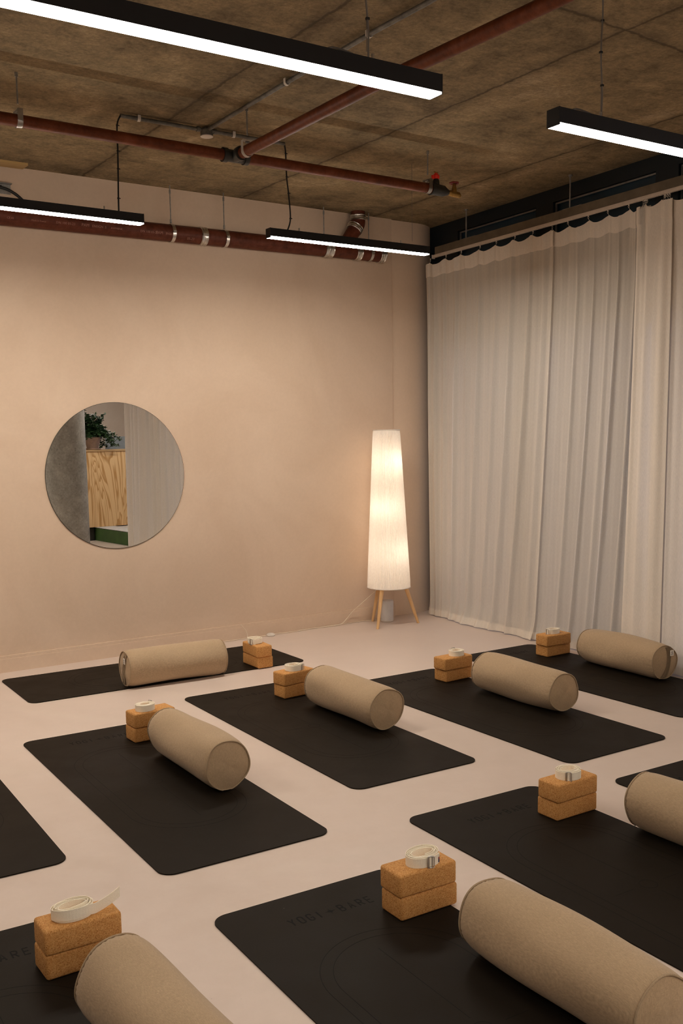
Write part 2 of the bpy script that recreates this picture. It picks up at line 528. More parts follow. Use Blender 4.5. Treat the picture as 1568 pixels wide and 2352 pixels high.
mtm, ntm, bm_ = new_mat('mirror_silver')
bm_.inputs['Base Color'].default_value = (0.86, 0.87, 0.86, 1)
bm_.inputs['Metallic'].default_value = 1.0; bm_.inputs['Roughness'].default_value = 0.0
M_mirror = mtm
M_mirror_edge = simple('mirror_edge', (0.10, 0.09, 0.07), 0.3, 0.4)

def leaf_mat():
    mt, nt, b = new_mat('leaf_green')
    v = coords(nt); f = noise(nt, v, 9)
    nt.links.new(ramp(nt, f, [(0.3, (0.012, 0.035, 0.012)), (0.7, (0.035, 0.085, 0.025))]), b.inputs['Base Color'])
    b.inputs['Roughness'].default_value = 0.5
    return mt
M_leaf = leaf_mat()

# ================================================================== SETTING
XL, YB = -2.6, -3.4          # left wall, rear wall
XE = 7.4                     # end of the alcove behind the window wall
YE = 1.30                    # where the window wall stops
def struct(name, bm, mat, parent=None, **kw):
    o = link(name, bm, mat, parent, **kw)
    if parent is None: o['kind'] = 'structure'
    return o

bm = bmesh.new(); box(bm, XL - 0.2, XWIN + 0.16, YE, 7.6, -0.12, 0.0); box(bm, XL - 0.2, XE + 0.2, YB - 0.2, YE, -0.12, 0.0)
struct('floor', bm, M_floor)
bm = bmesh.new(); box(bm, XL - 0.2, XWIN + 0.4, YE, 7.6, ZC, ZC + 0.15); box(bm, XL - 0.2, XE + 0.2, YB - 0.2, YE, ZC, ZC + 0.15)
struct('ceiling', bm, M_ceiling)
XC = 4.452                   # where the lining stops and the column shows
bm = bmesh.new(); prism(bm, [(XL, wall_y(XL)), (XC, wall_y(XC)), (XC, wall_y(XC) + 0.25), (XL, wall_y(XL) + 0.25)], 0, ZC)
struct('wall_back', bm, M_wall)
# column with a rounded corner
pts = [(XC, wall_y(XC) + 0.018)]
cx, cy, cr_ = 4.70, wall_y(4.70) + 0.018 + 0.29, 0.29
a0 = -pi / 2 + WANG
for k in range(25):
    a = a0 + k / 24 * (pi / 2 + 0.5)
    pts.append((cx + cr_ * cos(a), cy + cr_ * sin(a)))
pts += [(4.9, 7.55), (XC, 7.55)]
bm = bmesh.new(); prism(bm, pts, 0, ZC)
struct('wall_column', bm, M_column, smooth=True)
bm = bmesh.new(); box(bm, XL - 0.2, XL, YB, 7.5, 0, ZC); struct('wall_left', bm, M_concrete)
bm = bmesh.new(); box(bm, XL - 0.2, XE + 0.2, YB - 0.2, YB, 0, ZC); struct('wall_rear', bm, M_backroom)
bm = bmesh.new(); box(bm, XWIN + 0.16, XE + 0.2, YE, YE + 0.15, 0, ZC); struct('wall_alcove', bm, M_backroom)
# alcove side wall with a window opening
bm = bmesh.new()
box(bm, XE, XE + 0.2, YB, YE, 0, 0.9); box(bm, XE, XE + 0.2, YB, YE, 2.7, ZC)
box(bm, XE, XE + 0.2, YB, -2.6, 0.9, 2.7); box(bm, XE, XE + 0.2, 0.6, YE, 0.9, 2.7)
struct('wall_right', bm, M_backroom)

# skirting along the back wall
bm = bmesh.new()
def strip_along_wall(bm, x0, x1, off, z0, z1):
    prism(bm, [(x0, wall_y(x0, off)), (x1, wall_y(x1, off)), (x1, wall_y(x1, -0.001)), (x0, wall_y(x0, -0.001))], z0, z1)
strip_along_wall(bm, XL, XC - 0.002, 0.020, 0, 0.088)
strip_along_wall(bm, XL, XC - 0.002, 0.014, 0.088, 0.108)
struct('baseboard_back', bm, M_wall)

# window bays behind the curtains
edges = [(7.5, 6.60), (5.67, 5.49), (4.56, 4.38), (3.45, 3.27), (2.34, 2.16), (1.30, 1.30)]
ZT = 2.28
for i in range(5):
    y1 = edges[i][1]; y0 = edges[i + 1][0] if i < 4 else 1.36
    w = empty('window_%d' % (i + 1), (XWIN, (y0 + y1) / 2, 0)); w['kind'] = 'structure'
    ly0, ly1 = y0 - w.location.y, y1 - w.location.y
    up = (edges[i][0] - w.location.y)
    dn = (edges[i + 1][1] - w.location.y) if i < 4 else YE - w.location.y
    bm = bmesh.new()
    box(bm, 0, 0.12, ly1, (edges[i][0] + (edges[i][1] if i else edges[i][0])) / 2 - w.location.y if i else up, 0, ZC)
    lo = (edges[i + 1][0] + edges[i + 1][1]) / 2 - w.location.y if i < 4 else YE - w.location.y
    box(bm, 0, 0.12, lo, ly0, 0, ZC)
    box(bm, 0, 0.12, ly0, ly1, 3.10, ZC); box(bm, 0, 0.12, ly0, ly1, ZT - 0.09, ZT); box(bm, 0, 0.12, ly0, ly1, 0, 0.10)
    link('frame', bm, M_navy, w)
    bm = bmesh.new()          # slim pale bead round the upper panel
    for (a, b_, z0, z1) in ((ly0 + .004, ly0 + .012, ZT, 3.095), (ly1 - .012, ly1 - .004, ZT, 3.095), (ly0 + .012, ly1 - .012, 3.085, 3.095)):
        box(bm, 0.018, 0.03, a, b_, z0, z1)
    link('bead', bm, M_zinc, w)
    bm = bmesh.new(); box(bm, 0.045, 0.07, ly0, ly1, ZT, 3.10); link('spandrel_panel', bm, M_spandrel, w)
    bm = bmesh.new(); box(bm, 0.05, 0.062, ly0, ly1, 0.10, ZT - 0.09); link('glass_pane', bm, M_glass, w)
w = empty('window_6', (XE + 0.1, -1.0, 1.8)); w['kind'] = 'structure'
bm = bmesh.new()
for a in (-1.6, -0.03, 1.54): box(bm, -0.04, 0.04, a, a + 0.06, -0.9, 0.9)
box(bm, -0.04, 0.04, -1.54, 1.54, -0.9, -0.84); box(bm, -0.04, 0.04, -1.54, 1.54, 0.84, 0.9)
link('frame', bm, M_navy, w)
bm = bmesh.new(); box(bm, -0.005, 0.005, -1.54, 1.54, -0.84, 0.84); link('glass_pane', bm, M_glass, w)
bm = bmesh.new(); box(bm, XWIN + 0.17, 14, YE + 0.16, 22, -0.3, -0.12); box(bm, XE + 0.21, 14, -14, YE + 0.16, -0.3, -0.12)
struct('ground', bm, M_paving)

# ================================================================== LINEAR PENDANTS
FW_, FH_, FWR, FL = 0.054, 0.052, 0.006, 1.17
fixt = []
def make_fixture():
    root = empty('linear_pendant_light')
    bm = bmesh.new()
    t = 0.0025
    box(bm, 0.003, FL - 0.003, 0, t, FWR, FH_); box(bm, 0.003, FL - 0.003, FW_ - t, FW_, FWR, FH_)
    box(bm, 0.003, FL - 0.003, t, FW_ - t, FH_ - t, FH_)
    link('housing', bm, M_black, root)
    for x in (0, FL - 0.003):
        bm = bmesh.new(); box(bm, x, x + 0.003, -0.0006, FW_ + 0.0006, -0.0005, FH_ + 0.001)
        for (yy, zz_) in ((0.006, 0.045), (FW_ - 0.006, 0.012), (0.006, 0.012)):
            box(bm, x - 0.0008 if x == 0 else x + 0.003, x if x == 0 else x + 0.0038, yy - 0.002, yy + 0.002, zz_ - 0.002, zz_ + 0.002)
        link('end_cap', bm, M_black, root)
    bm = bmesh.new(); box(bm, 0.0035, FL - 0.0035, 0.001, FW_ - 0.001, 0, FWR + 0.001)
    link('diffuser', bm, M_strip, root)
    for x in (0.21, FL - 0.21):
        bm = bmesh.new()
        box(bm, x - 0.012, x + 0.012, FW_ / 2 - 0.012, FW_ / 2 + 0.012, FH_, FH_ + 0.004)
        tube(bm, [(x, FW_ / 2, FH_ + 0.004), (x, FW_ / 2, FH_ + 0.022)], 0.004, 8)
        link('hanger_clip', bm, M_steel, root)
    return root
def copy_tree(o, parent=None):
    c = o.copy(); COL.objects.link(c)
    if parent: c.parent = parent
    for ch in list(o.children):
        copy_tree(ch, c)
    return c
# x, y of near lower left corner, yaw, z, label
FX = [
 (2.633, 5.315, 0.0604, 2.640, 'black linear pendant light by the far wall, just left of the curtains'),
 (0.690, 5.16, 0.0800, 2.630, 'black linear pendant light at the left edge, in front of the thick red pipe'),
 (0.503, 2.279, 0.0493, 2.425, 'largest and nearest black linear pendant light, glowing white across the top left'),
 (2.201, 2.427, 0.0508, 2.440, 'black linear pendant light at the right edge, dark end cap visible'),
]
proto = None
for (x, y, t, z, lb) in FX:
    if proto is None: proto = o = make_fixture()
    else: o = copy_tree(proto)
    o.location = (x, y, z); o.rotation_euler = (0, 0, t)
    tag(o, lb, 'pendant light', 'linear pendant lights hung from the concrete ceiling')
    fixt.append(o)
# pendants added out of view to brighten the room: both rows, rear and alcove
bright = []
EXTRA = [(-1.15, 2.18, 0.05, 2.43), (-1.35, 5.0, 0.08, 2.63), (-1.0, -0.7, 0.05, 2.43), (0.75, -0.6, 0.05, 2.43), (2.5, -0.5, 0.05, 2.43), (-0.2, -2.3, 0.05, 2.43), (1.6, -2.25, 0.05, 2.43), (5.2, 0.55, 0.05, 2.63), (5.6, -2.0, 0.05, 2.63)]
for k, (x, y, t, z) in enumerate(EXTRA):
    o = copy_tree(proto)
    o.location = (x, y, z); o.rotation_euler = (0, 0, t)
    bright.append(o) if k != 0 else None
    tag(o, 'black linear pendant light added outside the view to light the room', 'pendant light', 'linear pendant lights added outside the view')

def set_far(o, mt):
    for ch in o.children:
        if ch.name.startswith('diffuser'):
            ch.data = ch.data.copy(); ch.data.materials[0] = mt

def fpt(i, lx, ly=FW_ / 2, lz=FH_):
    x, y, t, z = FX[i][:4] if i < 4 else EXTRA[i - 4]
    return Vector((x + lx * cos(t) - ly * sin(t), y + lx * sin(t) + ly * cos(t), z + lz))

for o in fixt[:2] + bright[:1]: set_far(o, M_strip_far)
for o in bright[1:-2]: set_far(o, M_strip_rear)
for o in bright[-2:]: set_far(o, M_strip_far)  # unseen alcove pendants, added to brighten what the mirror reflects
fixt[2].scale = (1.02, 1, 1)

# suspension wires: one thing per wire, with its small ties
def hang_wire(i, lx, label, cable=False, top=None, r=0.0011, parent_fix=None):
    p = fpt(i, lx, lz=FH_ + 0.004)
    q = Vector((p.x, p.y, ZC)) if top is None else Vector(top)
    root = empty('suspension_wire', q)
    bm = bmesh.new()
    tube(bm, [Vector(p) - q + Vector((0, 0, 0.02)), Vector((0, 0, 0))], r, 6)
    link('wire', bm, M_wire, root)
    if cable:
        n = 7
        path = []
        for k in range(22):
            u = k / 21
            path.append((p - q) * u + Vector((0.006 * sin(u * 15), 0.004 * cos(u * 12), 0)))
        path += [(p - q) + Vector((-0.02, 0.004, 0.004)), (p - q) + Vector((-0.06, 0.0, 0.010)), (p - q) + Vector((-0.10, 0.006, 0.016)), (p - q) + Vector((-0.125, 0.004, 0.004))]
        bm = bmesh.new(); tube(bm, smooth_path(path, 3), 0.0026, 8); link('power_cable', bm, M_cable if cable == 'black' else M_wire, root)
        for k in range(1, n):
            u = k / n
            c = (p - q) * u + Vector((0.006 * sin(u * 15), 0.004 * cos(u * 12), 0))
            bm = bmesh.new(); box(bm, c.x - 0.0045, c.x + 0.0045, c.y - 0.004, c.y + 0.004, c.z - 0.003, c.z + 0.003)
            link('cable_tie', bm, M_cable, root)
    tag(root, label, 'wire', 'wires holding up the pendant lights')
    return root
hang_wire(2, FL - 0.21, 'thin grey wire with tied cable above the right end of the largest pendant light', 'grey')
hang_wire(2, 0.21, 'thin wire holding the left end of the largest pendant light')
hang_wire(3, 0.21, 'thin grey wire with tied cable above the pendant light at the right edge', 'grey')
hang_wire(3, FL - 0.21, 'thin wire holding the far right end of the pendant light at the right edge')
hang_wire(0, FL - 0.12, 'very thin wire on the right end of the pendant light beside the curtains')
for i in range(len(EXTRA)):
    for lx in (0.21, FL - 0.21):
        hang_wire(4 + i, lx, 'thin wire holding an added pendant light outside the view')

# ================================================================== CONDUIT, PIPES
# electrical conduit on the ceiling
zc_ = ZC - 0.018
CL, CR_, BX = Vector((1.755, 5.275, zc_)), Vector((2.745, 5.335, zc_)), Vector((2.251, 5.305, zc_))
root = empty('ceiling_conduit', (2.251, 5.305, ZC))
o0 = Vector(root.location)
bm = bmesh.new(); tube(bm, [CL - o0, BX - o0 - Vector((.03, 0, 0))], 0.0105, 12); tube(bm, [BX - o0 + Vector((.03, 0, 0)), CR_ - o0], 0.0105, 12); link('conduit_run', bm, M_galv, root, smooth=True)
bm = bmesh.new(); pth = [BX - o0 + Vector((0, -0.03, 0)), Vector((2.299, 4.446, zc_)) - o0, Vector((2.350, 3.72, zc_)) - o0, Vector((2.386, 3.379, zc_)) - o0, Vector((2.42, 2.6, zc_)) - o0]
tube(bm, pth, 0.0105, 12); link('conduit_branch', bm, M_galv, root, smooth=True)
bm = bmesh.new(); lathe(bm, [(0.032, -0.030), (0.034, -0.028), (0.034, 0.0), (0.024, 0.012)], 28, tuple(BX - o0)); link('junction_box', bm, M_galv, root, smooth=True)
bm = bmesh.new(); lathe(bm, [(0.030, -0.036), (0.035, -0.034), (0.035, -0.030)], 28, tuple(BX - o0)); link('box_cover', bm, M_clipwhite, root, smooth=True)
for dx in (-0.04, 0.04):
    bm = bmesh.new(); tube(bm, [BX - o0 + Vector((dx, dx * 0.06, 0)), BX - o0 + Vector((dx * 1.5, dx * 0.09, 0))], 0.014, 12); link('coupling', bm, M_galv, root, smooth=True)
def saddle(c, along, root):
    a = Vector(along).normalized(); s = Vector((-a.y, a.x, 0))
    bm = bmesh.new()
    prof = []
    for k in range(13):
        th = pi + pi * k / 12
        prof.append(Vector((cos(th) * 0.015, sin(th) * 0.015)))
    prof = [Vector((-0.015, 0.016))] + prof + [Vector((0.015, 0.016))]
    for w0 in (0,):
        inn = [p * 0.80 if abs(p.y) < 0.0155 else Vector((p.x * 0.8, p.y)) for p in prof]
        rings = []
        for d in (-0.008, 0.008):
            rings.append(([bm.verts.new(c + s * p.x + Vector((0, 0, p.y)) + a * d) for p in prof], [bm.verts.new(c + s * p.x + Vector((0, 0, p.y)) + a * d) for p in inn]))
        (o1, i1), (o2, i2) = rings
        n = len(prof)
        for k in range(n - 1):
            bm.faces.new((o1[k], o1[k + 1], o2[k + 1], o2[k])); bm.faces.new((i1[k], i2[k], i2[k + 1], i1[k + 1]))
            bm.faces.new((o1[k], i1[k], i1[k + 1], o1[k + 1])); bm.faces.new((o2[k], o2[k + 1], i2[k + 1], i2[k]))
    return link('saddle_clip', bm, M_clipwhite, root)
saddle(Vector((1.855, 5.281, zc_)) - o0, (1, 0.06, 0), root); saddle(Vector((2.415, 5.315, zc_)) - o0, (1, 0.06, 0), root)
saddle(Vector((2.300, 4.43, zc_)) - o0, (0.05, -1, 0), root); saddle(Vector((2.347, 3.76, zc_)) - o0, (0.05, -1, 0), root)
tag(root, 'grey metal electrical conduit with a round box fixed under the concrete ceiling', 'conduit')

# black supply cables dropping from the conduit ends to the two far lights
def drop_cable(p, q, bend, label):
    root = empty('hanging_cable', p)
    P0 = Vector(p)
    pts = [Vector(p) - P0] + [Vector(b) - P0 for b in bend] + [Vector(q) - P0]
    sp_ = smooth_path(pts, 8)
    bm = bmesh.new(); tube(bm, sp_, 0.0042, 10); link('cable', bm, M_cable, root, smooth=True)
    L = len(sp_)
    for k in (int(L * .2), int(L * .4), int(L * .6), int(L * .8)):
        c = sp_[k]
        bm = bmesh.new(); tube(bm, [c - Vector((0, 0, .003)), c + Vector((0, 0, .003))], 0.0065, 8); box(bm, c.x, c.x + 0.012, c.y - .0015, c.y + .0015, c.z - .002, c.z + .002); link('cable_tie', bm, M_cable, root)
    tag(root, label, 'cable', 'black cables feeding the far pendant lights')
q = fpt(1, FL - 0.13, lz=FH_)
drop_cable((1.755, 5.275, zc_), q + Vector((0.0, 0, 0.0)), [(1.735, 5.273, ZC - .07), (1.732, 5.27, ZC - .2), (1.728, 5.265, 2.90), (1.722, 5.26, 2.75)], 'black cable dropping from the left end of the ceiling conduit to the left far light')
q = fpt(0, 0.13, lz=FH_)
drop_cable((2.745, 5.335, zc_), q, [(2.752, 5.335, ZC - .07), (2.756, 5.336, ZC - .2), (2.766, 5.336, 2.9), (2.776, 5.337, 2.76)], 'black cable dropping from the right end of the ceiling conduit to the far middle light')

# slim red sprinkler / water pipe
ZP = 2.975
TEE = Vector((2.292, 5.030, ZP)); PE = Vector((3.625, 5.128, ZP)); PL = Vector((-2.55, 4.66, ZP))
BR = [Vector((2.300, 4.95, ZP)), Vector((2.354, 3.88, ZP)), Vector((2.41, 3.49, ZP)), Vector((2.475, 2.81, ZP)), Vector((2.70, 0.2, ZP)), Vector((2.95, -3.39, ZP))]
root = empty('red_water_pipe', TEE)
dpl = (PL - TEE).normalized(); dpe = (PE - TEE).normalized()
bm = bmesh.new(); tube(bm, [PL - TEE, TEE - TEE + dpl * 0.05], 0.0285, 20); tube(bm, [dpe * 0.05, PE - TEE], 0.0285, 20); link('main_run', bm, M_redpipe, root, smooth=True)
bm = bmesh.new(); tube(bm, [(p - TEE) + Vector((0, 0, 0)) for p in BR[:1] + [BR[1].lerp(BR[2], .3)] + [BR[3]] + BR[4:]], 0.0285, 20); link('branch_run', bm, M_redpipe, root, smooth=True)
bm = bmesh.new()
tube(bm, [dpl * 0.075, dpl * 0.05, dpl * 0.05, dpe * 0.05, dpe * 0.05, dpe * 0.075], [0.037, 0.037, 0.032, 0.032, 0.037, 0.037], 20)
bd = (BR[1] - BR[0]).normalized()
tube(bm, [Vector((0, 0, 0)), bd * 0.05, bd * 0.05, bd * 0.078], [0.032, 0.032, 0.037, 0.037], 20)
link('tee_fitting', bm, M_iron, root, smooth=True)
tag(root, 'slim rust-red steel pipe with a tee, running below the concrete ceiling', 'pipe')

def clevis_hanger(c, along, label, r=0.031, top=ZC, white=False):
    c = Vector(c); root = empty('pipe_hanger', (c.x, c.y, top))
    o = Vector(root.location)
    a = Vector(along).normalized(); s = Vector((-a.y, a.x, 0))
    mtl = M_clipwhite if white else M_zinc
    bm = bmesh.new(); tube(bm, [Vector((0, 0, 0)), Vector((0, 0, c.z - top + r + 0.045))], 0.0042, 8)
    tube(bm, [Vector((0, 0, 0)), Vector((0, 0, -0.02))], 0.008, 8)
    link('threaded_rod', bm, M_zinc, root)
    cc = c - o
    prof = [Vector((-r - .001, 0.05)), Vector((-r - .001, 0.0))] + [Vector((cos(pi + pi * k / 12) * (r + .001), sin(pi + pi * k / 12) * (r + .001))) for k in range(1, 12)] + [Vector((r + .001, 0)), Vector((r + .001, 0.05))]
    bm = bmesh.new()
    rings = []
    for d in (-0.013, 0.013):
        rings.append([bm.verts.new(cc + s * p.x + Vector((0, 0, p.y)) + a * d) for p in prof])
    g = [bm.faces.new((rings[0][k], rings[0][k + 1], rings[1][k + 1], rings[1][k])) for k in range(len(prof) - 1)]
    bmesh.ops.solidify(bm, geom=g, thickness=-0.0025)
    vs = [bm.verts.new(cc + s * x + Vector((0, 0, z)) + a * d) for z in (0.046, 0.050) for d in (-0.013, 0.013) for x in (-r - .001, r + .001)]
    for f in [(0, 2, 3, 1), (4, 5, 7, 6), (0, 1, 5, 4), (2, 6, 7, 3), (0, 4, 6, 2), (1, 3, 7, 5)]: bm.faces.new([vs[i] for i in f])
    link('strap', bm, M_steel if not white else M_clipwhite, root, smooth=True)
    bm = bmesh.new(); tube(bm, [cc + s * 0.012 + Vector((0, 0, 0.040)), cc - s * 0.012 + Vector((0, 0, 0.040))], 0.006, 8); link('bolt', bm, M_zinc, root)
    tag(root, label, 'pipe hanger', 'hangers of the slim red pipe')
clevis_hanger((1.155, TEE.y + (1.155 - TEE.x) * dpe.y / dpe.x, ZP), dpe, 'metal strap hanger on the slim red pipe near the left edge')
clevis_hanger((2.306, 4.90, ZP), bd, 'pale strap hanger on the red branch pipe beside the tee', white=True)
clevis_hanger((3.605, TEE.y + (3.605 - TEE.x) * dpe.y / dpe.x, ZP), dpe, 'shiny strap hanger at the valve end of the slim red pipe')

# stop valve + drain tap at the pipe end
root = empty('pipe_valve', PE); root.rotation_euler = (0, 0, atan2(dpe.y, dpe.x))
bm = bmesh.new(); tube(bm, [(0.0, 0, 0), (0.012, 0, 0), (0.012, 0, 0), (0.10, 0, -0.003), (0.125, 0, -0.006), (0.14, 0, -0.006)], [0.038, 0.038, 0.034, 0.033, 0.022, 0.016], 20)
tube(bm, [(0.045, 0, 0.02), (0.045, 0, 0.05), (0.045, 0, 0.062)], [0.022, 0.020, 0.014], 16)
link('valve_body', bm, M_iron, root, smooth=True)
bm = bmesh.new(); lathe(bm, [(0.008, 0.058), (0.020, 0.062), (0.022, 0.078), (0.012, 0.092), (0.006, 0.096)], 12, (0.045, 0, 0)); box(bm, 0.012, 0.03, -0.006, 0.006, 0.060, 0.080, 0.002); link('lever_cap', bm, M_redbright, root, smooth=True)
bm = bmesh.new(); tube(bm, [(0.030, 0, 0.100), (0.060, 0, 0.100)], 0.004, 8); tube(bm, [(0.045, 0, 0.09), (0.045, 0, 0.102)], 0.006, 8); link('stem_nut', bm, M_brass, root)
tag(root, 'black iron valve with a bright red cap on the end of the red pipe', 'valve')
dt = PE + dpe * 0.19
root = empty('drain_tap', dt); root.rotation_euler = (0, 0, atan2(dpe.y, dpe.x))
bm = bmesh.new(); tube(bm, [(-0.052, 0, -0.006), (-0.03, 0, -0.008), (0.03, 0, -0.012), (0.045, 0, -0.02)], [0.011, 0.018, 0.019, 0.013], 16)
tube(bm, [(0, 0, -0.01), (0, 0, 0.02), (0, 0, 0.035), (0, 0, 0.05)], [0.018, 0.016, 0.012, 0.010], 14)
tube(bm, [(0.01, 0, 0.05), (-0.01, 0, 0.05)], 0.003, 8)
link('tap_body', bm, M_brass, root, smooth=True)
bm = bmesh.new(); tube(bm, [(0.024 * cos(2 * pi * k / 24) * (1 + .08 * cos(5 * 2 * pi * k / 24)), 0.024 * sin(2 * pi * k / 24) * (1 + .08 * cos(5 * 2 * pi * k / 24)), 0.055) for k in range(24)], 0.0062, 8, closed=True)
box(bm, -0.024, 0.024, -0.004, 0.004, 0.052, 0.058); box(bm, -0.004, 0.004, -0.024, 0.024, 0.052, 0.058)
link('hand_wheel', bm, M_reddark, root, smooth=True)
tag(root, 'small brass tap with a dark red hand wheel beside the black valve', 'tap')

# thick cast-iron soil pipe along the back wall
RP, OFFP = 0.056, 0.082
def pp(x): return Vector((x, wall_y(x, OFFP), 2.868 + 0.0075 * (x - 1.3)))
PX0, PX1 = -2.55, 4.315
root = empty('soil_pipe', pp(2.0)); O = Vector(root.location)
dw = (pp(3) - pp(2)).normalized()
bm = bmesh.new(); tube(bm, [pp(PX0) - O, pp(PX1) - O], RP, 32); link('main_run', bm, M_castpipe, root, smooth=True)
# bend up into the ceiling
top = Vector((4.075, wall_y(4.075, OFFP), ZC)); bend = Vector((4.078, wall_y(4.078, OFFP), 3.115)); low = pp(3.93)
bm = bmesh.new(); tube(bm, smooth_path([top - O, top - O + Vector((0, 0, -.04)), bend - O + Vector((-0.005, 0, -0.02)), (bend.lerp(low, 0.45)) - O, low - O], 5), 0.054, 28); link('riser_bend', bm, M_castpipe, root, smooth=True)
def coupling(c, d, root, w=0.045, r=0.061):
    d = Vector(d).normalized(); bm = bmesh.new()
    prof = [(-w / 2, r - 0.002), (-w / 2 + .004, r + .003), (-w / 2 + .008, r), (-0.006, r), (-0.004, r + .003), (0.004, r + .003), (0.006, r), (w / 2 - .008, r), (w / 2 - .004, r + .003), (w / 2, r - 0.002)]
    tube(bm, [c + d * p[0] for p in prof], [p[1] for p in prof], 28)
    s = frame_at(d)[0]
    o_ = c + Vector((0, -r - .004, 0)) if abs(d.z) < .9 else c + Vector((r, -.02, 0))
    vs = box(bm, -w / 2 * .8, w / 2 * .8, -0.007, 0.004, -0.008, 0.008, 0.0)
    for v in bm.verts[-8:] if False else vs: v.co = v.co + o_
    link('steel_coupling', bm, M_steel, root, smooth=True)
for x in (2.752, 3.80, 4.06, 4.285): coupling(pp(x) - O, dw, root, 0.05)
coupling(top - O + Vector((0, 0, -0.045)), (0, 0, 1), root, 0.04, 0.060)
coupling(bend.lerp(low, 0.22) - O, (low - bend), root, 0.04, 0.060)
# stencilled writing on the pipe
def pipe_text(s, x, size, ang, root, lift=0.0006):
    cu = bpy.data.curves.new('stencil', 'FONT'); cu.body = s; cu.size = size; cu.resolution_u = 2
    ob = bpy.data.objects.new('stencil_tmp', cu); COL.objects.link(ob)
    dg = bpy.context.evaluated_depsgraph_get()
    me = bpy.data.meshes.new_from_object(ob.evaluated_get(dg))
    bpy.data.objects.remove(ob)
    r = RP + lift
    c0 = pp(x) - O
    nrm = Vector((dw.y, -dw.x, 0)).normalized()
    for v in me.vertices:
        a = ang + v.co.y / r
        v.co = c0 + dw * v.co.x + nrm * (r * cos(a)) + Vector((0, 0, r * sin(a)))
    me.materials.append(M_pipetext)
    to = bpy.data.objects.new('stencil_text', me); COL.objects.link(to); to.parent = root
A_ = -0.42
pipe_text('CE AI', 1.405, 0.017, A_, root); pipe_text('Made in France', 1.555, 0.015, A_, root)
pipe_text('DN 100 05-23', 1.710, 0.021, A_, root); pipe_text('PAM', 1.875, 0.026, A_, root); pipe_text('ENSIGN  S', 1.945, 0.021, A_, root)
pipe_text('AWMRNK', 2.07, 0.018, A_, root)
pipe_text('DN 100 05-23', 2.275, 0.021, A_, root); pipe_text('PAM', 2.385, 0.026, A_, root); pipe_text('ENSIGN', 2.455, 0.021, A_, root)
pipe_text('05-23', 2.615, 0.024, A_ - 0.35, root)
tag(root, 'thick dark red cast-iron drain pipe running along the top of the back wall', 'pipe')

def ring_hanger(x, label):
    c = pp(x); root = empty('pipe_bracket', (c.x, c.y, ZC)); o = Vector(root.location)
    bm = bmesh.new(); tube(bm, [Vector((0, 0, 0)), Vector((0, 0, c.z + RP + 0.012 - ZC))], 0.0042, 8)
    tube(bm, [Vector((0, 0, -.03)), Vector((0, 0, -.055))], 0.007, 8); tube(bm, [Vector((0, 0, c.z + RP + .035 - ZC)), Vector((0, 0, c.z + RP + .01 - ZC))], 0.0075, 8)
    link('threaded_rod', bm, M_zinc, root)
    bm = bmesh.new(); cc = c - o; s, t = frame_at(dw)
    rings = []
    for d in (-0.012, 0.012):
        for r_ in (RP + .001, RP + .0045):
            rings.append([bm.verts.new(cc + dw * d + r_ * (cos(2 * pi * k / 32) * s + sin(2 * pi * k / 32) * t)) for k in range(32)])
    a_, b_, c_, d_ = rings
    for k in range(32):
        j = (k + 1) % 32
        bm.faces.new((b_[k], b_[j], d_[j], d_[k])); bm.faces.new((a_[k], c_[k], c_[j], a_[j])); bm.faces.new((a_[k], a_[j], b_[j], b_[k])); bm.faces.new((c_[k], d_[k], d_[j], c_[j]))
    link('clamp_ring', bm, M_steel, root, smooth=True)
    bm = bmesh.new()
    vs = box(bm, -0.010, 0.010, -RP - 0.022, -RP - 0.003, -0.004, 0.004)
    for v in vs: v.co += cc
    link('clamp_lug', bm, M_zinc, root)
    tag(root, label, 'pipe bracket', 'ring brackets of the thick red wall pipe')
ring_hanger(2.520, 'steel ring bracket on the thick red pipe just right of the left far light')
ring_hanger(2.925, 'steel ring bracket on the thick red pipe, right of the banded coupling')
ring_hanger(3.762, 'steel ring bracket on the thick red pipe behind the middle far light')
ring_hanger(4.175, 'steel ring bracket nearest the right end of the thick red pipe')

# timber strip let into the ceiling edge and small cable bracket, top left
bm = bmesh.new(); prism(bm, [(0.2, 6.42), (1.555, 6.475), (1.545, 6.575), (0.2, 6.50)], ZC - 0.016, ZC + 0.002)
tag(link('timber_strip', bm, M_timber), 'pale timber strip fixed flat under the ceiling at the top left', 'timber strip')
root = empty('cable_bracket', (1.45, wall_y(1.45), 3.05))
bm = bmesh.new(); box(bm, -0.22, 0.02, -0.006, 0.0, -0.03, 0.03); box(bm, -0.22, 0.02, -0.04, -0.004, 0.026, 0.031)
link('plate', bm, M_zinc, root)
bm = bmesh.new(); box(bm, -0.045, -0.035, -0.0075, -0.004, 0.0, 0.02); box(bm, -0.09, -0.08, -0.0075, -0.004, 0.0, 0.02); link('slot', bm, M_cable, root)
root.rotation_euler = (0, 0, WANG)
tag(root, 'small grey metal bracket on the wall at the left edge above the far light', 'bracket')
bm = bmesh.new(); tube(bm, smooth_path([(0.9, 6.5, 3.06), (1.25, 6.51, 3.045), (1.40, 6.51, 3.035), (1.47, 6.51, 3.01), (1.52, 6.505, 2.97), (1.56, 6.50, 2.925)], 6), 0.009, 10)
tag(link('wall_cable', bm, M_cable, smooth=True), 'thick black cable curving down the wall at the left edge behind the far light', 'cable')

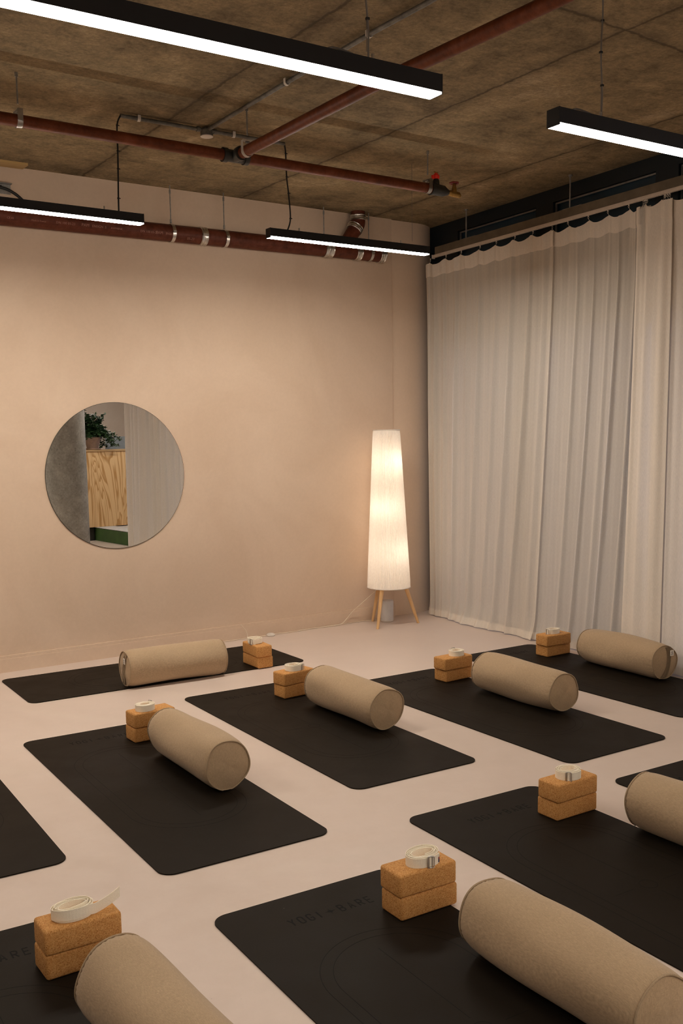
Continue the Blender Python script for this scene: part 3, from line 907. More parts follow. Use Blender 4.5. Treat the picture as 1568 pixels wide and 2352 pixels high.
# ================================================================== CURTAIN RAIL AND CURTAINS
XR = 4.76
root = empty('curtain_rail', (XR, 4.0, 2.90))
bm = bmesh.new(); box(bm, -0.012, 0.012, -2.5, 2.69, -0.006, 0.016, 0.002, 1); box(bm, -0.003, 0.003, -2.5, 2.69, -0.0075, -0.005)
link('track', bm, M_track, root)
bm = bmesh.new(); box(bm, -0.010, 0.045, -2.5, 2.66, 0.016, 0.072); link('batten', bm, M_batten, root)
for y in (2.28, 1.15, 0.05, -1.1, -2.2):
    bm = bmesh.new(); tube(bm, [(0.012, y, 0.072), (0.012, y, ZC - 2.90)], 0.0055, 8); tube(bm, [(0.012, y, ZC - 2.91), (0.012, y, ZC - 2.90)], 0.014, 10); link('support_rod', bm, M_zinc, root)
    bm = bmesh.new(); box(bm, 0.0, 0.03, y - 0.12, y + 0.06, 0.072, 0.078); link('rod_plate', bm, M_zinc, root)
bm = bmesh.new(); box(bm, -0.014, 0.014, 2.69, 2.70, -0.012, 0.018, 0.002, 1); link('end_stop', bm, M_clipwhite, root)
tag(root, 'cream curtain track under a timber batten, hung on rods along the window wall', 'curtain rail')

def hookcurve(Y, hooks):
    """0 at a hook, 1 midway between two"""
    for a, b in zip(hooks, hooks[1:]):
        if min(a, b) <= Y <= max(a, b):
            u = (Y - a) / (b - a)
            return sin(pi * u)
    return 0.3
def curtain(name, hooks, yt, yb, folds, dx, seed, label, pool=0.0, top=2.864, band=0.112, flare=1.0, basez=0.006, dips=0.029, cloth=None):
    """yt / yb : (far, near) y of the two edges at the top and at the floor; folds : list of (position 0..1, width, depth)"""
    rnd = random.Random(seed)
    root = empty(name, (XR, (yt[0] + yt[1]) / 2, 2.88)); O = Vector(root.location)
    nu = int(abs(yt[0] - yt[1]) / 0.0055) + 2; nv = 64
    ph = [rnd.uniform(0, 6.28) for _ in range(8)]
    def X(u, v, Yt):
        # v 0 top .. 1 floor
        g = min(1, v * 2.6 + 0.06)
        x = 0
        for (p, w, d, dr) in folds:
            pu = p + 1.5 * dr * v * v
            q = (u - pu) / (w * (0.75 + 0.55 * v))
            x -= 0.58 * d * math.exp(-q * q) * (0.30 + 0.70 * g)
        s = abs(yt[0] - yt[1]) * u
        x += 0.0016 * sin(2 * pi * s / 0.085 + ph[0] + 1.2 * sin(s * 6 + ph[1])) * (1 - 0.45 * v)
        x += 0.0042 * sin(2 * pi * s / 0.34 + ph[2] + 0.9 * sin(s * 3.1 + v * 1.2)) * g
        x += 0.0006 * sin(2 * pi * s / 0.037 + ph[4] + 2 * sin(s * 9)) * (1 - 0.5 * v)
        hc = hookcurve(Yt, hooks)
        x -= 0.020 * hc * max(0, 1 - v * 7)
        return x
    zb = basez
    def pt(u, v):
        Yt = yt[0] + (yt[1] - yt[0]) * u; Yb = yb[0] + (yb[1] - yb[0]) * u
        vv = v ** 1.15
        Y = Yt + (Yb - Yt) * (v ** 1.3)
        hc = hookcurve(Yt, hooks)
        zt = top - dips * hc * (1 - 0.6 * min(1.0, v * 2.86 / band))
        z = zt + (zb - zt) * v
        x = XR + dx + X(u, v, Yt) * flare
        # the hem breaks on the floor and runs a little into the room
        if v > 0.93 and pool:
            k = (v - 0.93) / 0.07
            x -= pool * k * k * (0.55 + 0.45 * sin(9 * u + ph[3]))
        return Vector((x, Y, z)) - O
    vs_ = [0] + [((k / nv)) ** 0.9 for k in range(1, nv + 1)]
    bm = bmesh.new()
    grid = [[bm.verts.new(pt(i / nu, v)) for i in range(nu + 1)] for v in vs_]
    for a, b in zip(grid, grid[1:]):
        for i in range(nu): bm.faces.new((a[i], a[i + 1], b[i + 1], b[i]))
    link('panel', bm, cloth or M_sheer, root, smooth='all')
    bm = bmesh.new()
    H = top - zb
    nb = 8
    rows = []
    for j in range(nb + 1):
        v = band / H * j / nb
        row = []
        for i in range(nu + 1):
            p = pt(i / nu, v)
            p.x -= 0.005 if 0 < j < nb else 0.003
            if j == nb: p.z += 0.004 * sin(i * 0.21)
            row.append(bm.verts.new(p))
        rows.append(row)
    for a, b in zip(rows, rows[1:]):
        for i in range(nu): bm.faces.new((a[i], a[i + 1], b[i + 1], b[i]))
    link('heading_band', bm, M_hem, root, smooth='all')
    bm = bmesh.new()
    rows = []
    for v in (1 - 0.055 / H * 1.0, 1 - 0.028 / H, 1 - 0.004 / H):
        rows.append([bm.verts.new(pt(i / nu, v) - Vector((0.003, 0, 0))) for i in range(nu + 1)])
    for a, b in zip(rows, rows[1:]):
        for i in range(nu): bm.faces.new((a[i], a[i + 1], b[i + 1], b[i]))
    link('bottom_hem', bm, cloth or M_sheer, root, smooth='all')
    for h in hooks:
        if not (min(yt) - 0.002 <= h <= max(yt) + 0.002): continue
        u = (h - yt[0]) / (yt[1] - yt[0])
        p = pt(max(0, min(1, u)), 0)
        bm = bmesh.new()
        g = Vector((0, h - O.y, 2.893 - O.z))
        tube(bm, [g + Vector((0, 0, 0.004)), g + Vector((0, 0, -0.008))], 0.0045, 8)
        tube(bm, [g + Vector((0, 0.0055 * cos(2 * pi * k / 12), -0.013 + 0.0065 * sin(2 * pi * k / 12))) for k in range(12)], 0.0014, 6, closed=True)
        tube(bm, [g + Vector((0, 0, -0.018)), Vector((p.x + 0.002, p.y, p.z - 0.012))], 0.0012, 6)
        link('glider_hook', bm, M_clipwhite, root)
    tag(root, label, 'curtain', 'sheer curtains on the window wall')
    return root
hooksA = [6.735, 6.523, 6.324, 6.094, 5.903, 5.694, 5.502, 5.307]
hooksB = [5.307, 5.154, 4.964, 4.791, 4.614, 4.496]
# folds: (position, width, depth, drift toward the near end at the floor)
fA = [(0.02, .012, .035, .01), (0.08, .020, .05, .01), (0.16, .018, .030, -.01), (0.27, .016, .045, -.02), (0.36, .02, .02, -.02), (0.47, .020, .055, -.05), (0.60, .014, .030, -.05), (0.72, .018, .055, -.05), (0.85, .014, .045, -.05), (0.95, .02, .02, -.02)]
curtain('sheer_curtain', hooksA, (6.78, 5.28), (6.745, 5.44), fA, -0.005, 3, 'sheer white curtain in the corner behind the floor lamp, nearest the back wall', pool=0.05)
fB = [(0.01, .02, .02, 0), (0.30, .018, .03, -.03), (0.47, .012, .038, -.05), (0.62, .02, .02, -.05), (0.72, .014, .045, -.06), (0.88, .016, .04, -.04)]
curtain('sheer_curtain', hooksB, (5.31, 4.44), (5.47, 4.53), fB, 0.016, 5, 'sheer white curtain in the middle, with a bluish window glow low down', pool=0.03)
hooksC = [4.496, 4.486, 4.476, 4.466, 4.330]
curtain('sheer_curtain', hooksC, (4.53, 4.25), (4.60, 4.27), [(0.06, .05, .02, 0), (0.35, .08, .025, 0), (0.8, .1, .03, 0)], -0.012, 8, 'narrow bunched sheer curtain panel left of the right edge, creamy and dense', pool=0.0, dips=0.03, cloth=M_dense)
hooksD = [4.325, 4.307, 4.291] + [4.291 - 0.195 * k for k in range(1, 15)]
rn = random.Random(4)
fD = [(0.006, .007, .04, 0), (0.035, .006, .03, 0)] + [(0.06 + 0.052 * k + rn.uniform(-.01, .01), .009, rn.uniform(.018, .032) * (1 if k < 3 else 3.0), rn.uniform(-.01, .01)) for k in range(15)]
fD += [(0.85, .012, .15, .02), (0.885, .010, .18, .01), (0.925, .012, .16, .0), (0.96, .010, .19, .0), (0.99, .012, .12, 0)]
curtain('sheer_curtain', hooksD, (4.345, 1.56), (4.36, 1.52), fD, 0.012, 12, 'wide sheer curtain running out of the photo at the right edge', pool=0.0, cloth=M_dense)

# ================================================================== ROUND MIRROR
mx_, mz_ = 2.09, 1.246
RM = 0.497
root = empty('round_mirror', (mx_, wall_y(mx_), mz_)); root.rotation_euler = (0, 0, WANG)
def disc(bm, r, y0, y1, n=128):
    A = [bm.verts.new((r * cos(2 * pi * k / n), y0, r * sin(2 * pi * k / n))) for k in range(n)]
    B = [bm.verts.new((r * cos(2 * pi * k / n), y1, r * sin(2 * pi * k / n))) for k in range(n)]
    bm.faces.new(A); bm.faces.new(B[::-1])
    for k in range(n): bm.faces.new((A[k], A[(k + 1) % n], B[(k + 1) % n], B[k]))
bm = bmesh.new(); disc(bm, RM, -0.006, -0.001); link('backing', bm, M_mirror_edge, root)
bm = bmesh.new(); disc(bm, RM - 0.0025, -0.0075, -0.006); link('mirror_glass', bm, M_mirror, root)
tag(root, 'large round frameless mirror on the back wall reflecting a plywood cabinet', 'mirror')

# ================================================================== FLOOR LAMP
LX, LY = 4.222, 6.555
root = empty('floor_lamp', (LX, LY, 0))
NP = 168
def shade_mesh(z0, z1, r0, r1, lean):
    bm = bmesh.new()
    rn_ = random.Random(7)
    amp = [rn_.uniform(0.4, 1.0) for _ in range(NP // 2)]
    rings = []
    nz = 24
    for j in range(nz + 1):
        t = j / nz; z = z0 + (z1 - z0) * t; r = r0 + (r1 - r0) * t
        ring = []
        for k in range(NP):
            a = 2 * pi * k / NP
            e = 0.0038 * amp[k // 2] * (1 if k % 2 else -1)
            if j in (0, nz): e *= 0.2
            ring.append(bm.verts.new((lean * t + (r + e) * cos(a), (r + e) * sin(a), z)))
        rings.append(ring)
    for a, b in zip(rings, rings[1:]):
        for k in range(NP): bm.faces.new((a[k], a[(k + 1) % NP], b[(k + 1) % NP], b[k]))
    return bm
link('lamp_shade', shade_mesh(0.305, 1.535, 0.170, 0.104, -0.012), M_shade, root)
for (z, r, lx) in ((0.303, 0.1705, 0), (1.535, 0.1045, -0.012)):
    bm = bmesh.new(); tube(bm, [(lx + r * cos(2 * pi * k / 72), r * sin(2 * pi * k / 72), z) for k in range(72)], 0.0032, 8, closed=True); link('shade_ring', bm, M_clipwhite, root, smooth='all')
bm = bmesh.new(); lathe(bm, [(0.012, 0.298), (0.150, 0.298), (0.150, 0.306), (0.012, 0.306)], 48); link('base_plate', bm, M_clipwhite, root)
for (fx, fy, tx, ty) in ((4.044, 6.445, 4.105, 6.475), (4.447, 6.476, 4.345, 6.50), (4.185, 6.745, 4.19, 6.655)):
    bm = bmesh.new()
    a = Vector((tx - LX, ty - LY, 0.300)); b = Vector((fx - LX, fy - LY, 0.0))
    bm2 = tube(bm, [a, a.lerp(b, 0.1), b.lerp(a, 0.004)], [0.0165, 0.0165, 0.0105], 18)
    for v in bm.verts:
        if v.co.z < 0.004: v.co.z = 0.0005
    link('leg', bm, M_leg, root, smooth=True)
bm = bmesh.new(); tube(bm, [(0, 0, 0.306), (-0.008, 0, 1.30)], 0.008, 10); link('stem', bm, M_clipwhite, root)
for (x, y, z) in ((0.012, -0.010, 1.345), (-0.024, -0.012, 0.985), (0.018, -0.014, 0.640)):
    bm = bmesh.new(); bmesh.ops.create_uvsphere(bm, u_segments=16, v_segments=10, radius=0.024, matrix=Matrix.Translation((x, y, z)))
    link('bulb', bm, M_bulb, root, smooth='all')
    ld = bpy.data.lights.new('bulb_glow', 'POINT'); ld.energy = BULB_POWER * (0.8 if z > 0.9 and z < 1.1 else 1.0); ld.color = (1.0, 0.87, 0.71); ld.shadow_soft_size = 0.065
    lo_ = bpy.data.objects.new('bulb_glow', ld); COL.objects.link(lo_); lo_.parent = root; lo_.location = (x, y - 0.0, z - 0.052)
tag(root, 'tall white pleated floor lamp on three wooden legs, lit in the corner', 'floor lamp')

root = empty('canister', (4.290, 6.69, 0))
bm = bmesh.new(); lathe(bm, [(0.044, 0.0), (0.050, 0.002), (0.052, 0.008), (0.050, 0.011)], 40); link('foot_ring', bm, M_clipwhite, root, smooth=True)
bm = bmesh.new(); lathe(bm, [(0.051, 0.011), (0.052, 0.16), (0.050, 0.168), (0.046, 0.171)], 40); link('body', bm, M_can, root, smooth=True)
tag(root, 'pale grey cylindrical canister on the floor behind the lamp legs', 'canister')

# cords
root = empty('lamp_cord', (LX, LY, 0))
O = Vector(root.location)
def wl(x, off, z): return Vector((x, wall_y(x, off), z))
pts = [Vector((4.16, 6.60, 0.30)), Vector((4.10, 6.66, 0.22)), Vector((4.0, wall_y(4.0, .05), 0.10)), wl(3.90, 0.045, 0.015), wl(3.80, 0.04, 0.0045), wl(3.6, 0.032, 0.0045), wl(3.45, 0.05, 0.0045), wl(3.3, 0.035, 0.0045), wl(3.235, 0.06, 0.008)]
bm = bmesh.new(); tube(bm, smooth_path([p - O for p in pts], 6), 0.0032, 8); link('cord', bm, M_cord, root, smooth=True)
pts = [wl(3.235, 0.06, 0.008), wl(3.15, 0.05, 0.0045), wl(3.05, 0.04, 0.004), wl(2.95, 0.045, 0.004), wl(2.8, 0.05, 0.0045), wl(2.6, 0.04, 0.0045)]
bm = bmesh.new(); tube(bm, smooth_path([p - O for p in pts], 6), 0.0032, 8); link('cord', bm, M_cord, root, smooth=True)
bm = bmesh.new(); c = wl(3.235, 0.06, 0) - O
lathe(bm, [(0.030, 0.0), (0.034, 0.004), (0.033, 0.012), (0.022, 0.020), (0.010, 0.022)], 32, tuple(c)); link('foot_switch', bm, M_clipwhite, root, smooth=True)
tag(root, 'cream lamp cord with a round foot switch along the skirting', 'cord')
bm = bmesh.new(); tube(bm, smooth_path([wl(4.255, 0.10, 0.006), wl(4.15, 0.03, 0.004), wl(4.02, 0.026, 0.004), wl(3.9, 0.026, 0.004), wl(3.7, 0.026, 0.004), wl(3.5, 0.026, 0.004)], 5), 0.0026, 8)
tag(link('power_cord', bm, M_cord, smooth=True), 'thin cream cord from the grey canister along the foot of the wall', 'cord')
bm = bmesh.new(); tube(bm, smooth_path([(3.01, 6.62, 0.004), (3.025, 6.64, 0.03), (3.02, 6.66, 0.07), (2.985, 6.665, 0.115)], 6), 0.0022, 8)
tag(link('loose_wire', bm, M_cord, smooth=True), 'short thin cream wire end sticking up by the wall behind the far left blocks', 'wire')

# ================================================================== YOGA MATS
MW, ML, MT = 0.684, 1.83, 0.005
GLY = {
 'Y': [[(0, 0), (.5, .52)], [(1, 0), (.5, .52)], [(.5, .50), (.5, 1)]],
 'O': [[(0, .2), (.1, .05), (.3, 0), (.7, 0), (.9, .05), (1, .2), (1, .8), (.9, .95), (.7, 1), (.3, 1), (.1, .95), (0, .8), (0, .2)]],
 'G': [[(1, .2), (.9, .05), (.7, 0), (.3, 0), (.1, .05), (0, .2), (0, .8), (.1, .95), (.3, 1), (.7, 1), (.9, .95), (1, .8), (1, .54), (.55, .54)]],
 'I': [[(.5, 0), (.5, 1)]],
 'B': [[(0, 0), (.6, 0), (.88, .06), (.96, .24), (.88, .42), (.62, .49), (0, .49)], [(.62, .49), (.92, .56), (1, .74), (.92, .93), (.62, 1), (0, 1), (0, 0)]],
 'A': [[(0, 1), (.5, 0), (1, 1)], [(.2, .68), (.8, .68)]],
 'R': [[(0, 1), (0, 0), (.62, 0), (.9, .07), (1, .26), (.9, .45), (.62, .52), (0, .52)], [(.5, .52), (1, 1)]],
 'E': [[(1, 0), (0, 0), (0, 1), (1, 1)], [(0, .49), (.86, .49)]],
}
def make_mat():
    r = 0.055
    pts = []
    for (cx_, cy_, a0) in ((r, -r, pi / 2), (r, -ML + r, pi), (MW - r, -ML + r, 1.5 * pi), (MW - r, -r, 0)):
        for k in range(11):
            a = a0 + (pi / 2) * k / 10
            pts.append((cx_ + r * cos(a), cy_ + r * sin(a)))
    bm = bmesh.new(); lo, hi = prism(bm, pts, 0.0006, MT)
    ed = [e for e in bm.edges if all(abs(v.co.z - MT) < 1e-6 for v in e.verts)]
    bmesh.ops.bevel(bm, geom=ed, offset=0.0012, segments=2, affect='EDGES')
    root = link('yoga_mat', bm, M_mat, smooth=True)
    cw, chh = 0.0165, 0.040
    bm = bmesh.new()
    for ch, u in zip('YOGI', (0.2055, 0.2375, 0.2695, 0.3005)):
        for st in GLY[ch]:
            ribbon2d(bm, [(u + (p[0] - .5) * cw, -(0.146 + p[1] * chh)) for p in st], 0.0050, MT, MT + 0.0003)
    link('printed_word', bm, M_print, root)
    bm = bmesh.new()
    for ch, u in zip('BARE', (0.3835, 0.4185, 0.4535, 0.4870)):
        for st in GLY[ch]:
            ribbon2d(bm, [(u + (p[0] - .5) * cw, -(0.146 + p[1] * chh)) for p in st], 0.0050, MT, MT + 0.0003)
    link('printed_word', bm, M_print, root)
    bm = bmesh.new()
    sp_ = []
    for k in range(16):
        a = 2 * pi * k / 16
        rr = (0.0185, 0.0045, 0.0095, 0.0045)[k % 4]
        sp_.append((0.342 + rr * cos(a), -0.166 + rr * sin(a)))
    prism(bm, sp_, MT, MT + 0.0003); link('printed_star', bm, M_print, root)
    bm = bmesh.new()
    for (rad, y0, y1) in ((0.244, 0.337, 1.493), (0.206, 0.374, 1.456)):
        pp_ = [(0.342 + rad * cos(pi * k / 40), -(y0 + rad) + rad * sin(pi * k / 40)) for k in range(41)]
        pp_ += [(0.342 - rad * cos(pi * k / 40), -(y1 - rad) - rad * sin(pi * k / 40)) for k in range(41)]
        ribbon2d(bm, pp_, 0.0016, MT, MT + 0.0002, closed=True)
    for (a, b) in ((0.44, 0.86), (0.97, 1.39)): ribbon2d(bm, [(0.342, -a), (0.342, -b)], 0.0016, MT, MT + 0.0002)
    for (a, b) in ((0.19, 0.27), (0.414, 0.494)): ribbon2d(bm, [(a, -0.915), (b, -0.915)], 0.0014, MT, MT + 0.0002)
    ribbon2d(bm, [(0.342 + .03 * cos(2 * pi * k / 40), -0.915 + .03 * sin(2 * pi * k / 40)) for k in range(40)], 0.0014, MT, MT + 0.0002, closed=True)
    link('etched_lines', bm, M_print, root)
    return root
MATS = [
 (1.011, 4.954, 0.0399, 'black yoga mat in front of the mat by the wall, left of centre, second row'),
 (1.998, 5.319, 0.0407, 'black yoga mat in the middle of the photo, pointing towards the lamp'),
 (2.970, 5.085, 0.0549, 'black yoga mat right of centre, between the middle mat and the one by the curtains'),
 (3.964, 5.314, 0.0586, 'black yoga mat closest to the curtains at the right edge'),
 (2.072, 3.121, 0.0300, 'black yoga mat in the front row at the lower right, second nearest'),
 (1.102, 2.763, 0.0304, 'largest black yoga mat at the bottom centre, with the clearest printed lettering'),
 (3.022, 6.447, -1.5266, 'black yoga mat laid lengthwise along the back wall below the mirror'),
 (0.075, 3.015, 0.030, 'black yoga mat in the bottom left corner, under the nearest left blocks'),
 (0.100, 5.235, 0.034, 'black yoga mat of which only one corner shows at the left edge'),
 (3.062, 3.008, 0.035, 'black yoga mat, only a corner showing behind the cut-off bolster at right'),
]
proto_mat = None
for (x, y, t, lb) in MATS:
    if proto_mat is None: proto_mat = o = make_mat()
    else: o = copy_tree(proto_mat)
    o.location = (x, y, 0); o.rotation_euler = (0, 0, t)
    tag(o, lb, 'yoga mat', 'yoga mats set out in rows on the floor')

# ================================================================== CORK BLOCKS
BL, BW, BH = 0.222, 0.111, 0.0740
def make_block():
    bm = bmesh.new(); box(bm, 0, BL, 0, BW, 0, BH, 0.0095, 5)
    return link('cork_block', bm, M_cork, smooth=True)
A2 = 0.0   # far-left stack shows its short side to the right
# (x, y, yaw) of the near front corner; swap True when the long side runs away from the camera
BLK = [
 ((1.488, 4.628, 0.100), (1.489, 4.619, 0.117), False, 'of the stack behind the left centre bolster'),
 ((2.484, 4.966, 0.130), (2.483, 4.958, 0.200), False, 'of the stack on the middle mat, touching its bolster'),
 ((3.480, 4.770, 0.120), (3.462, 4.758, 0.080), False, 'of the stack right of centre, second nearest the curtains'),
 ((4.445, 4.955, 0.070), (4.427, 4.940, 0.030), False, 'of the stack right in front of the curtains'),
 ((2.551, 2.777, 0.055), (2.546, 2.766, 0.076), False, 'of the stack on the lower right mat'),
 ((1.599, 2.427, 0.040), (1.594, 2.427, 0.033), False, 'of the large stack at the bottom centre'),
 ((0.577, 2.658, 0.070), (0.575, 2.652, 0.045), False, 'of the large stack at the bottom left'),
 ((2.681, 5.728, 0.045), (2.670, 5.722, 0.005), True, 'of the farthest left stack, near the back wall'),
]
proto_b = None
TOPS = []
for (b, t, swap, lb) in BLK:
    for (x, y, a), z, nm in ((b, MT, 'lower cork block '), (t, MT + BH + 0.0004, 'upper cork block ')):
        if proto_b is None: proto_b = o = make_block()
        else:
            o = proto_b.copy(); COL.objects.link(o)
        if swap:
            o.location = (x + BW * cos(a), y + BW * sin(a), z); o.rotation_euler = (0, 0, a + pi / 2)
        else:
            o.location = (x, y, z); o.rotation_euler = (0, 0, a)
        tag(o, nm + lb, 'yoga block', 'cork yoga blocks stacked in pairs')
    TOPS.append((t, swap))

# ================================================================== COTTON STRAPS
ZT_ = MT + 2 * BH + 0.0008
SWD = 0.031
def band(bm, path, h0, h1, th=0.0019):
    """upright woven band; path = list of (x, y, z offset, tilt)"""
    n = len(path)
    P = [Vector((p[0], p[1])) for p in path]
    rows = []
    for i in range(n):
        d = (P[min(i + 1, n - 1)] - P[max(i - 1, 0)])
        d = d.normalized() if d.length > 1e-9 else Vector((1, 0))
        s = Vector((-d.y, d.x)) * th / 2
        z = path[i][2] if len(path[i]) > 2 else 0
        tl = path[i][3] if len(path[i]) > 3 else 0
        tv = Vector((-d.y, d.x)) * tl
        q = P[i]
        rows.append([bm.verts.new((q.x + s.x, q.y + s.y, h0 + z)), bm.verts.new((q.x - s.x, q.y - s.y, h0 + z)),
                     bm.verts.new((q.x - s.x + tv.x, q.y - s.y + tv.y, h1 + z)), bm.verts.new((q.x + s.x + tv.x, q.y + s.y + tv.y, h1 + z))])
    for a, b in zip(rows, rows[1:]):
        for k in range(4): bm.faces.new((a[k], a[(k + 1) % 4], b[(k + 1) % 4], b[k]))
    bm.faces.new(rows[0]); bm.faces.new(rows[-1][::-1])
def dring(bm, c, ax, w=0.036, h=0.026, r=0.0016):
    """rectangular metal ring lying in the plane (ax, z)"""
    ax = Vector(ax).normalized(); c = Vector(c)
    pts = []
    for (su, sv, a0) in ((1, 1, 0), (-1, 1, 90), (-1, -1, 180), (1, -1, 270)):
        for k in range(4):
            a = radians(a0 + 30 * k)
            pts.append(c + ax * (su * (h / 2 - .005) + .005 * cos(a)) + Vector((0, 0, sv * (w / 2 - .005) + .005 * sin(a))))
    tube(bm, pts, r, 8, closed=True)
def make_strap(idx, cx_, cy_, yaw, a_out, b_out, a_in, b_in, turns, buckle_ang, seed, label, tail=None, inner_tail=None, rag=0.0, buckle_out=True, tagc=False, free=0.55):
    rnd = random.Random(seed)
    root = empty('yoga_strap', (cx_, cy_, ZT_), yaw)
    path = []
    n = int(turns * 40)
    ph = [rnd.uniform(0, 6.28) for _ in range(4)]
    zph = 0
    for k in range(n + 1):
        u = k / n
        th = buckle_ang - turns * 2 * pi + turns * 2 * pi * u
        A = a_in + (a_out - a_in) * u; B = b_in + (b_out - b_in) * u
        wob = 1 + 0.02 * sin(3 * th + ph[0]) * (1 - u) + 0.02 * sin(2 * th + ph[1]) * u
        z = rag * (0.004 * sin(th * 0.5 + ph[2]) + 0.003 * sin(1.3 * th + ph[3])) + rag * 0.0015
        path.append((A * cos(th) * wob, B * sin(th) * wob, max(0, z)))
    if inner_tail:
        p0 = path[0]
        path = [(p0[0] + inner_tail[0], p0[1] + inner_tail[1], p0[2])] + path
    if tail:
        sm = smooth_path([(path[-1][0], path[-1][1], path[-1][2])] + [(t[0], t[1], t[2]) for t in tail], 8)
        path += [(p.x, p.y, p.z) for p in sm[1:]]
    bm = bmesh.new(); band(bm, path, 0, SWD); link('webbing', bm, M_cotton, root)
    if buckle_out:
        th = buckle_ang
        c = Vector((a_out * cos(th) * 1.03, b_out * sin(th) * 1.05, SWD / 2 + 0.001))
        d = Vector((-a_out * sin(th), b_out * cos(th), 0)).normalized()
        nn = Vector((d.y, -d.x, 0))
        if nn.dot(Vector((c.x, c.y, 0))) < 0: nn = -nn
        for k in (0, 1):
            bm = bmesh.new(); dring(bm, c + nn * (0.0025 + 0.003 * k) + d * (0.004 * k), d + nn * 0.25 * k, SWD + 0.006, 0.018); link('buckle_ring', bm, M_steel, root, smooth='all')
        # free end of the webbing after the buckle
        sg = -1
        pth = []
        for k in range(14):
            t = th + free * k / 13 * 1.0
            g = 1.035 + 0.03 * sin(pi * k / 13)
            pth.append((a_out * cos(t) * g + nn.x * .001, b_out * sin(t) * g + nn.y * .001, 0))
        bm = bmesh.new(); band(bm, pth, 0.0, SWD); link('webbing_end', bm, M_cotton, root)
        if tagc:
            k = 10
            p = Vector((pth[k][0], pth[k][1], 0)); q = Vector((pth[k + 1][0], pth[k + 1][1], 0)); dd = (q - p).normalized(); n2 = Vector((dd.y, -dd.x, 0))
            if n2.dot(p) < 0: n2 = -n2
            for (z0, z1, mt) in ((0.003, 0.014, M_blue_tag), (0.014, 0.020, M_red_tag), (0.020, 0.025, M_white_tag)):
                bm = bmesh.new()
                vs = []
                for z in (z0, z1):
                    for e in (0.001, 0.0022):
                        for w_ in (0, 0.007): vs.append(bm.verts.new(p + dd * w_ + n2 * e + Vector((0, 0, z))))
                for f in [(0, 1, 3, 2), (4, 6, 7, 5), (0, 4, 5, 1), (2, 3, 7, 6), (0, 2, 6, 4), (1, 5, 7, 3)]: bm.faces.new([vs[i] for i in f])
                link('woven_tag', bm, mt, root)
    else:
        for k in (0, 1):
            p = path[3]
            bm = bmesh.new(); dring(bm, Vector((p[0] + 0.004 + .004 * k, p[1] + 0.004, SWD * 0.72)), (1, 0.5 * k, 0), SWD * 0.75, 0.016); link('buckle_ring', bm, M_steel, root, smooth='all')
    tag(root, label, 'yoga strap', 'rolled cotton yoga straps on the block stacks')
    return root
def on_block(i, fx, fy):
    (x, y, a), swap = TOPS[i]
    if swap: L_, W_ = BW, BL
    else: L_, W_ = BL, BW
    return x + L_ * fx * cos(a) - W_ * fy * sin(a), y + L_ * fx * sin(a) + W_ * fy * cos(a), a
x, y, a = on_block(5, 0.56, 0.47)
make_strap(5, x, y, a + 0.12, 0.063, 0.043, 0.040, 0.019, 5, radians(-100), 1, 'rolled cream strap with a red and blue tag on the bottom centre blocks', tagc=True, free=0.80, rag=0.6)
x, y, a = on_block(4, 0.50, 0.50)
make_strap(4, x, y, a + 0.1, 0.057, 0.046, 0.034, 0.021, 6, radians(-138), 2, 'rolled cream strap, buckle to the left, on the lower right blocks', free=1.25, rag=0.6)
x, y, a = on_block(6, 0.44, 0.50)
make_strap(6, x, y, a + 0.1, 0.062, 0.046, 0.040, 0.020, 5, radians(-60), 3, 'loosely rolled cream strap with a long tail sticking out on the bottom left blocks', buckle_out=False, rag=1.0,
           tail=[(0.055, -0.030, 0.0), (0.085, -0.022, 0.002), (0.115, -0.014, 0.007), (0.142, -0.006, 0.014)])
x, y, a = on_block(0, 0.36, 0.47)
make_strap(0, x, y, a, 0.050, 0.044, 0.024, 0.018, 7, radians(35), 4, 'neatly rolled cream strap, buckle standing up behind, on the left centre blocks', free=0.3)
x, y, a = on_block(1, 0.48, 0.47)
make_strap(1, x, y, a, 0.056, 0.044, 0.030, 0.018, 6, radians(-55), 5, 'rolled cream strap on the middle blocks, buckle at its right side', free=0.9, rag=0.5)
x, y, a = on_block(2, 0.60, 0.47)
make_strap(2, x, y, a, 0.052, 0.044, 0.027, 0.020, 6, radians(70), 6, 'flat rolled cream strap with the buckle inside the far rim, right of centre', free=0.4)
x, y, a = on_block(3, 0.47, 0.5)
make_strap(3, x, y, a, 0.055, 0.038, 0.034, 0.018, 5, radians(190), 7, 'rolled cream strap with its buckle sticking out left, in front of the curtains', free=0.35)
x, y, a = on_block(7, 0.40, 0.52)
make_strap(7, x, y, a, 0.050, 0.048, 0.026, 0.022, 6, radians(215), 8, 'loosely rolled cream strap on the farthest left blocks by the wall', free=0.6, rag=1.0)

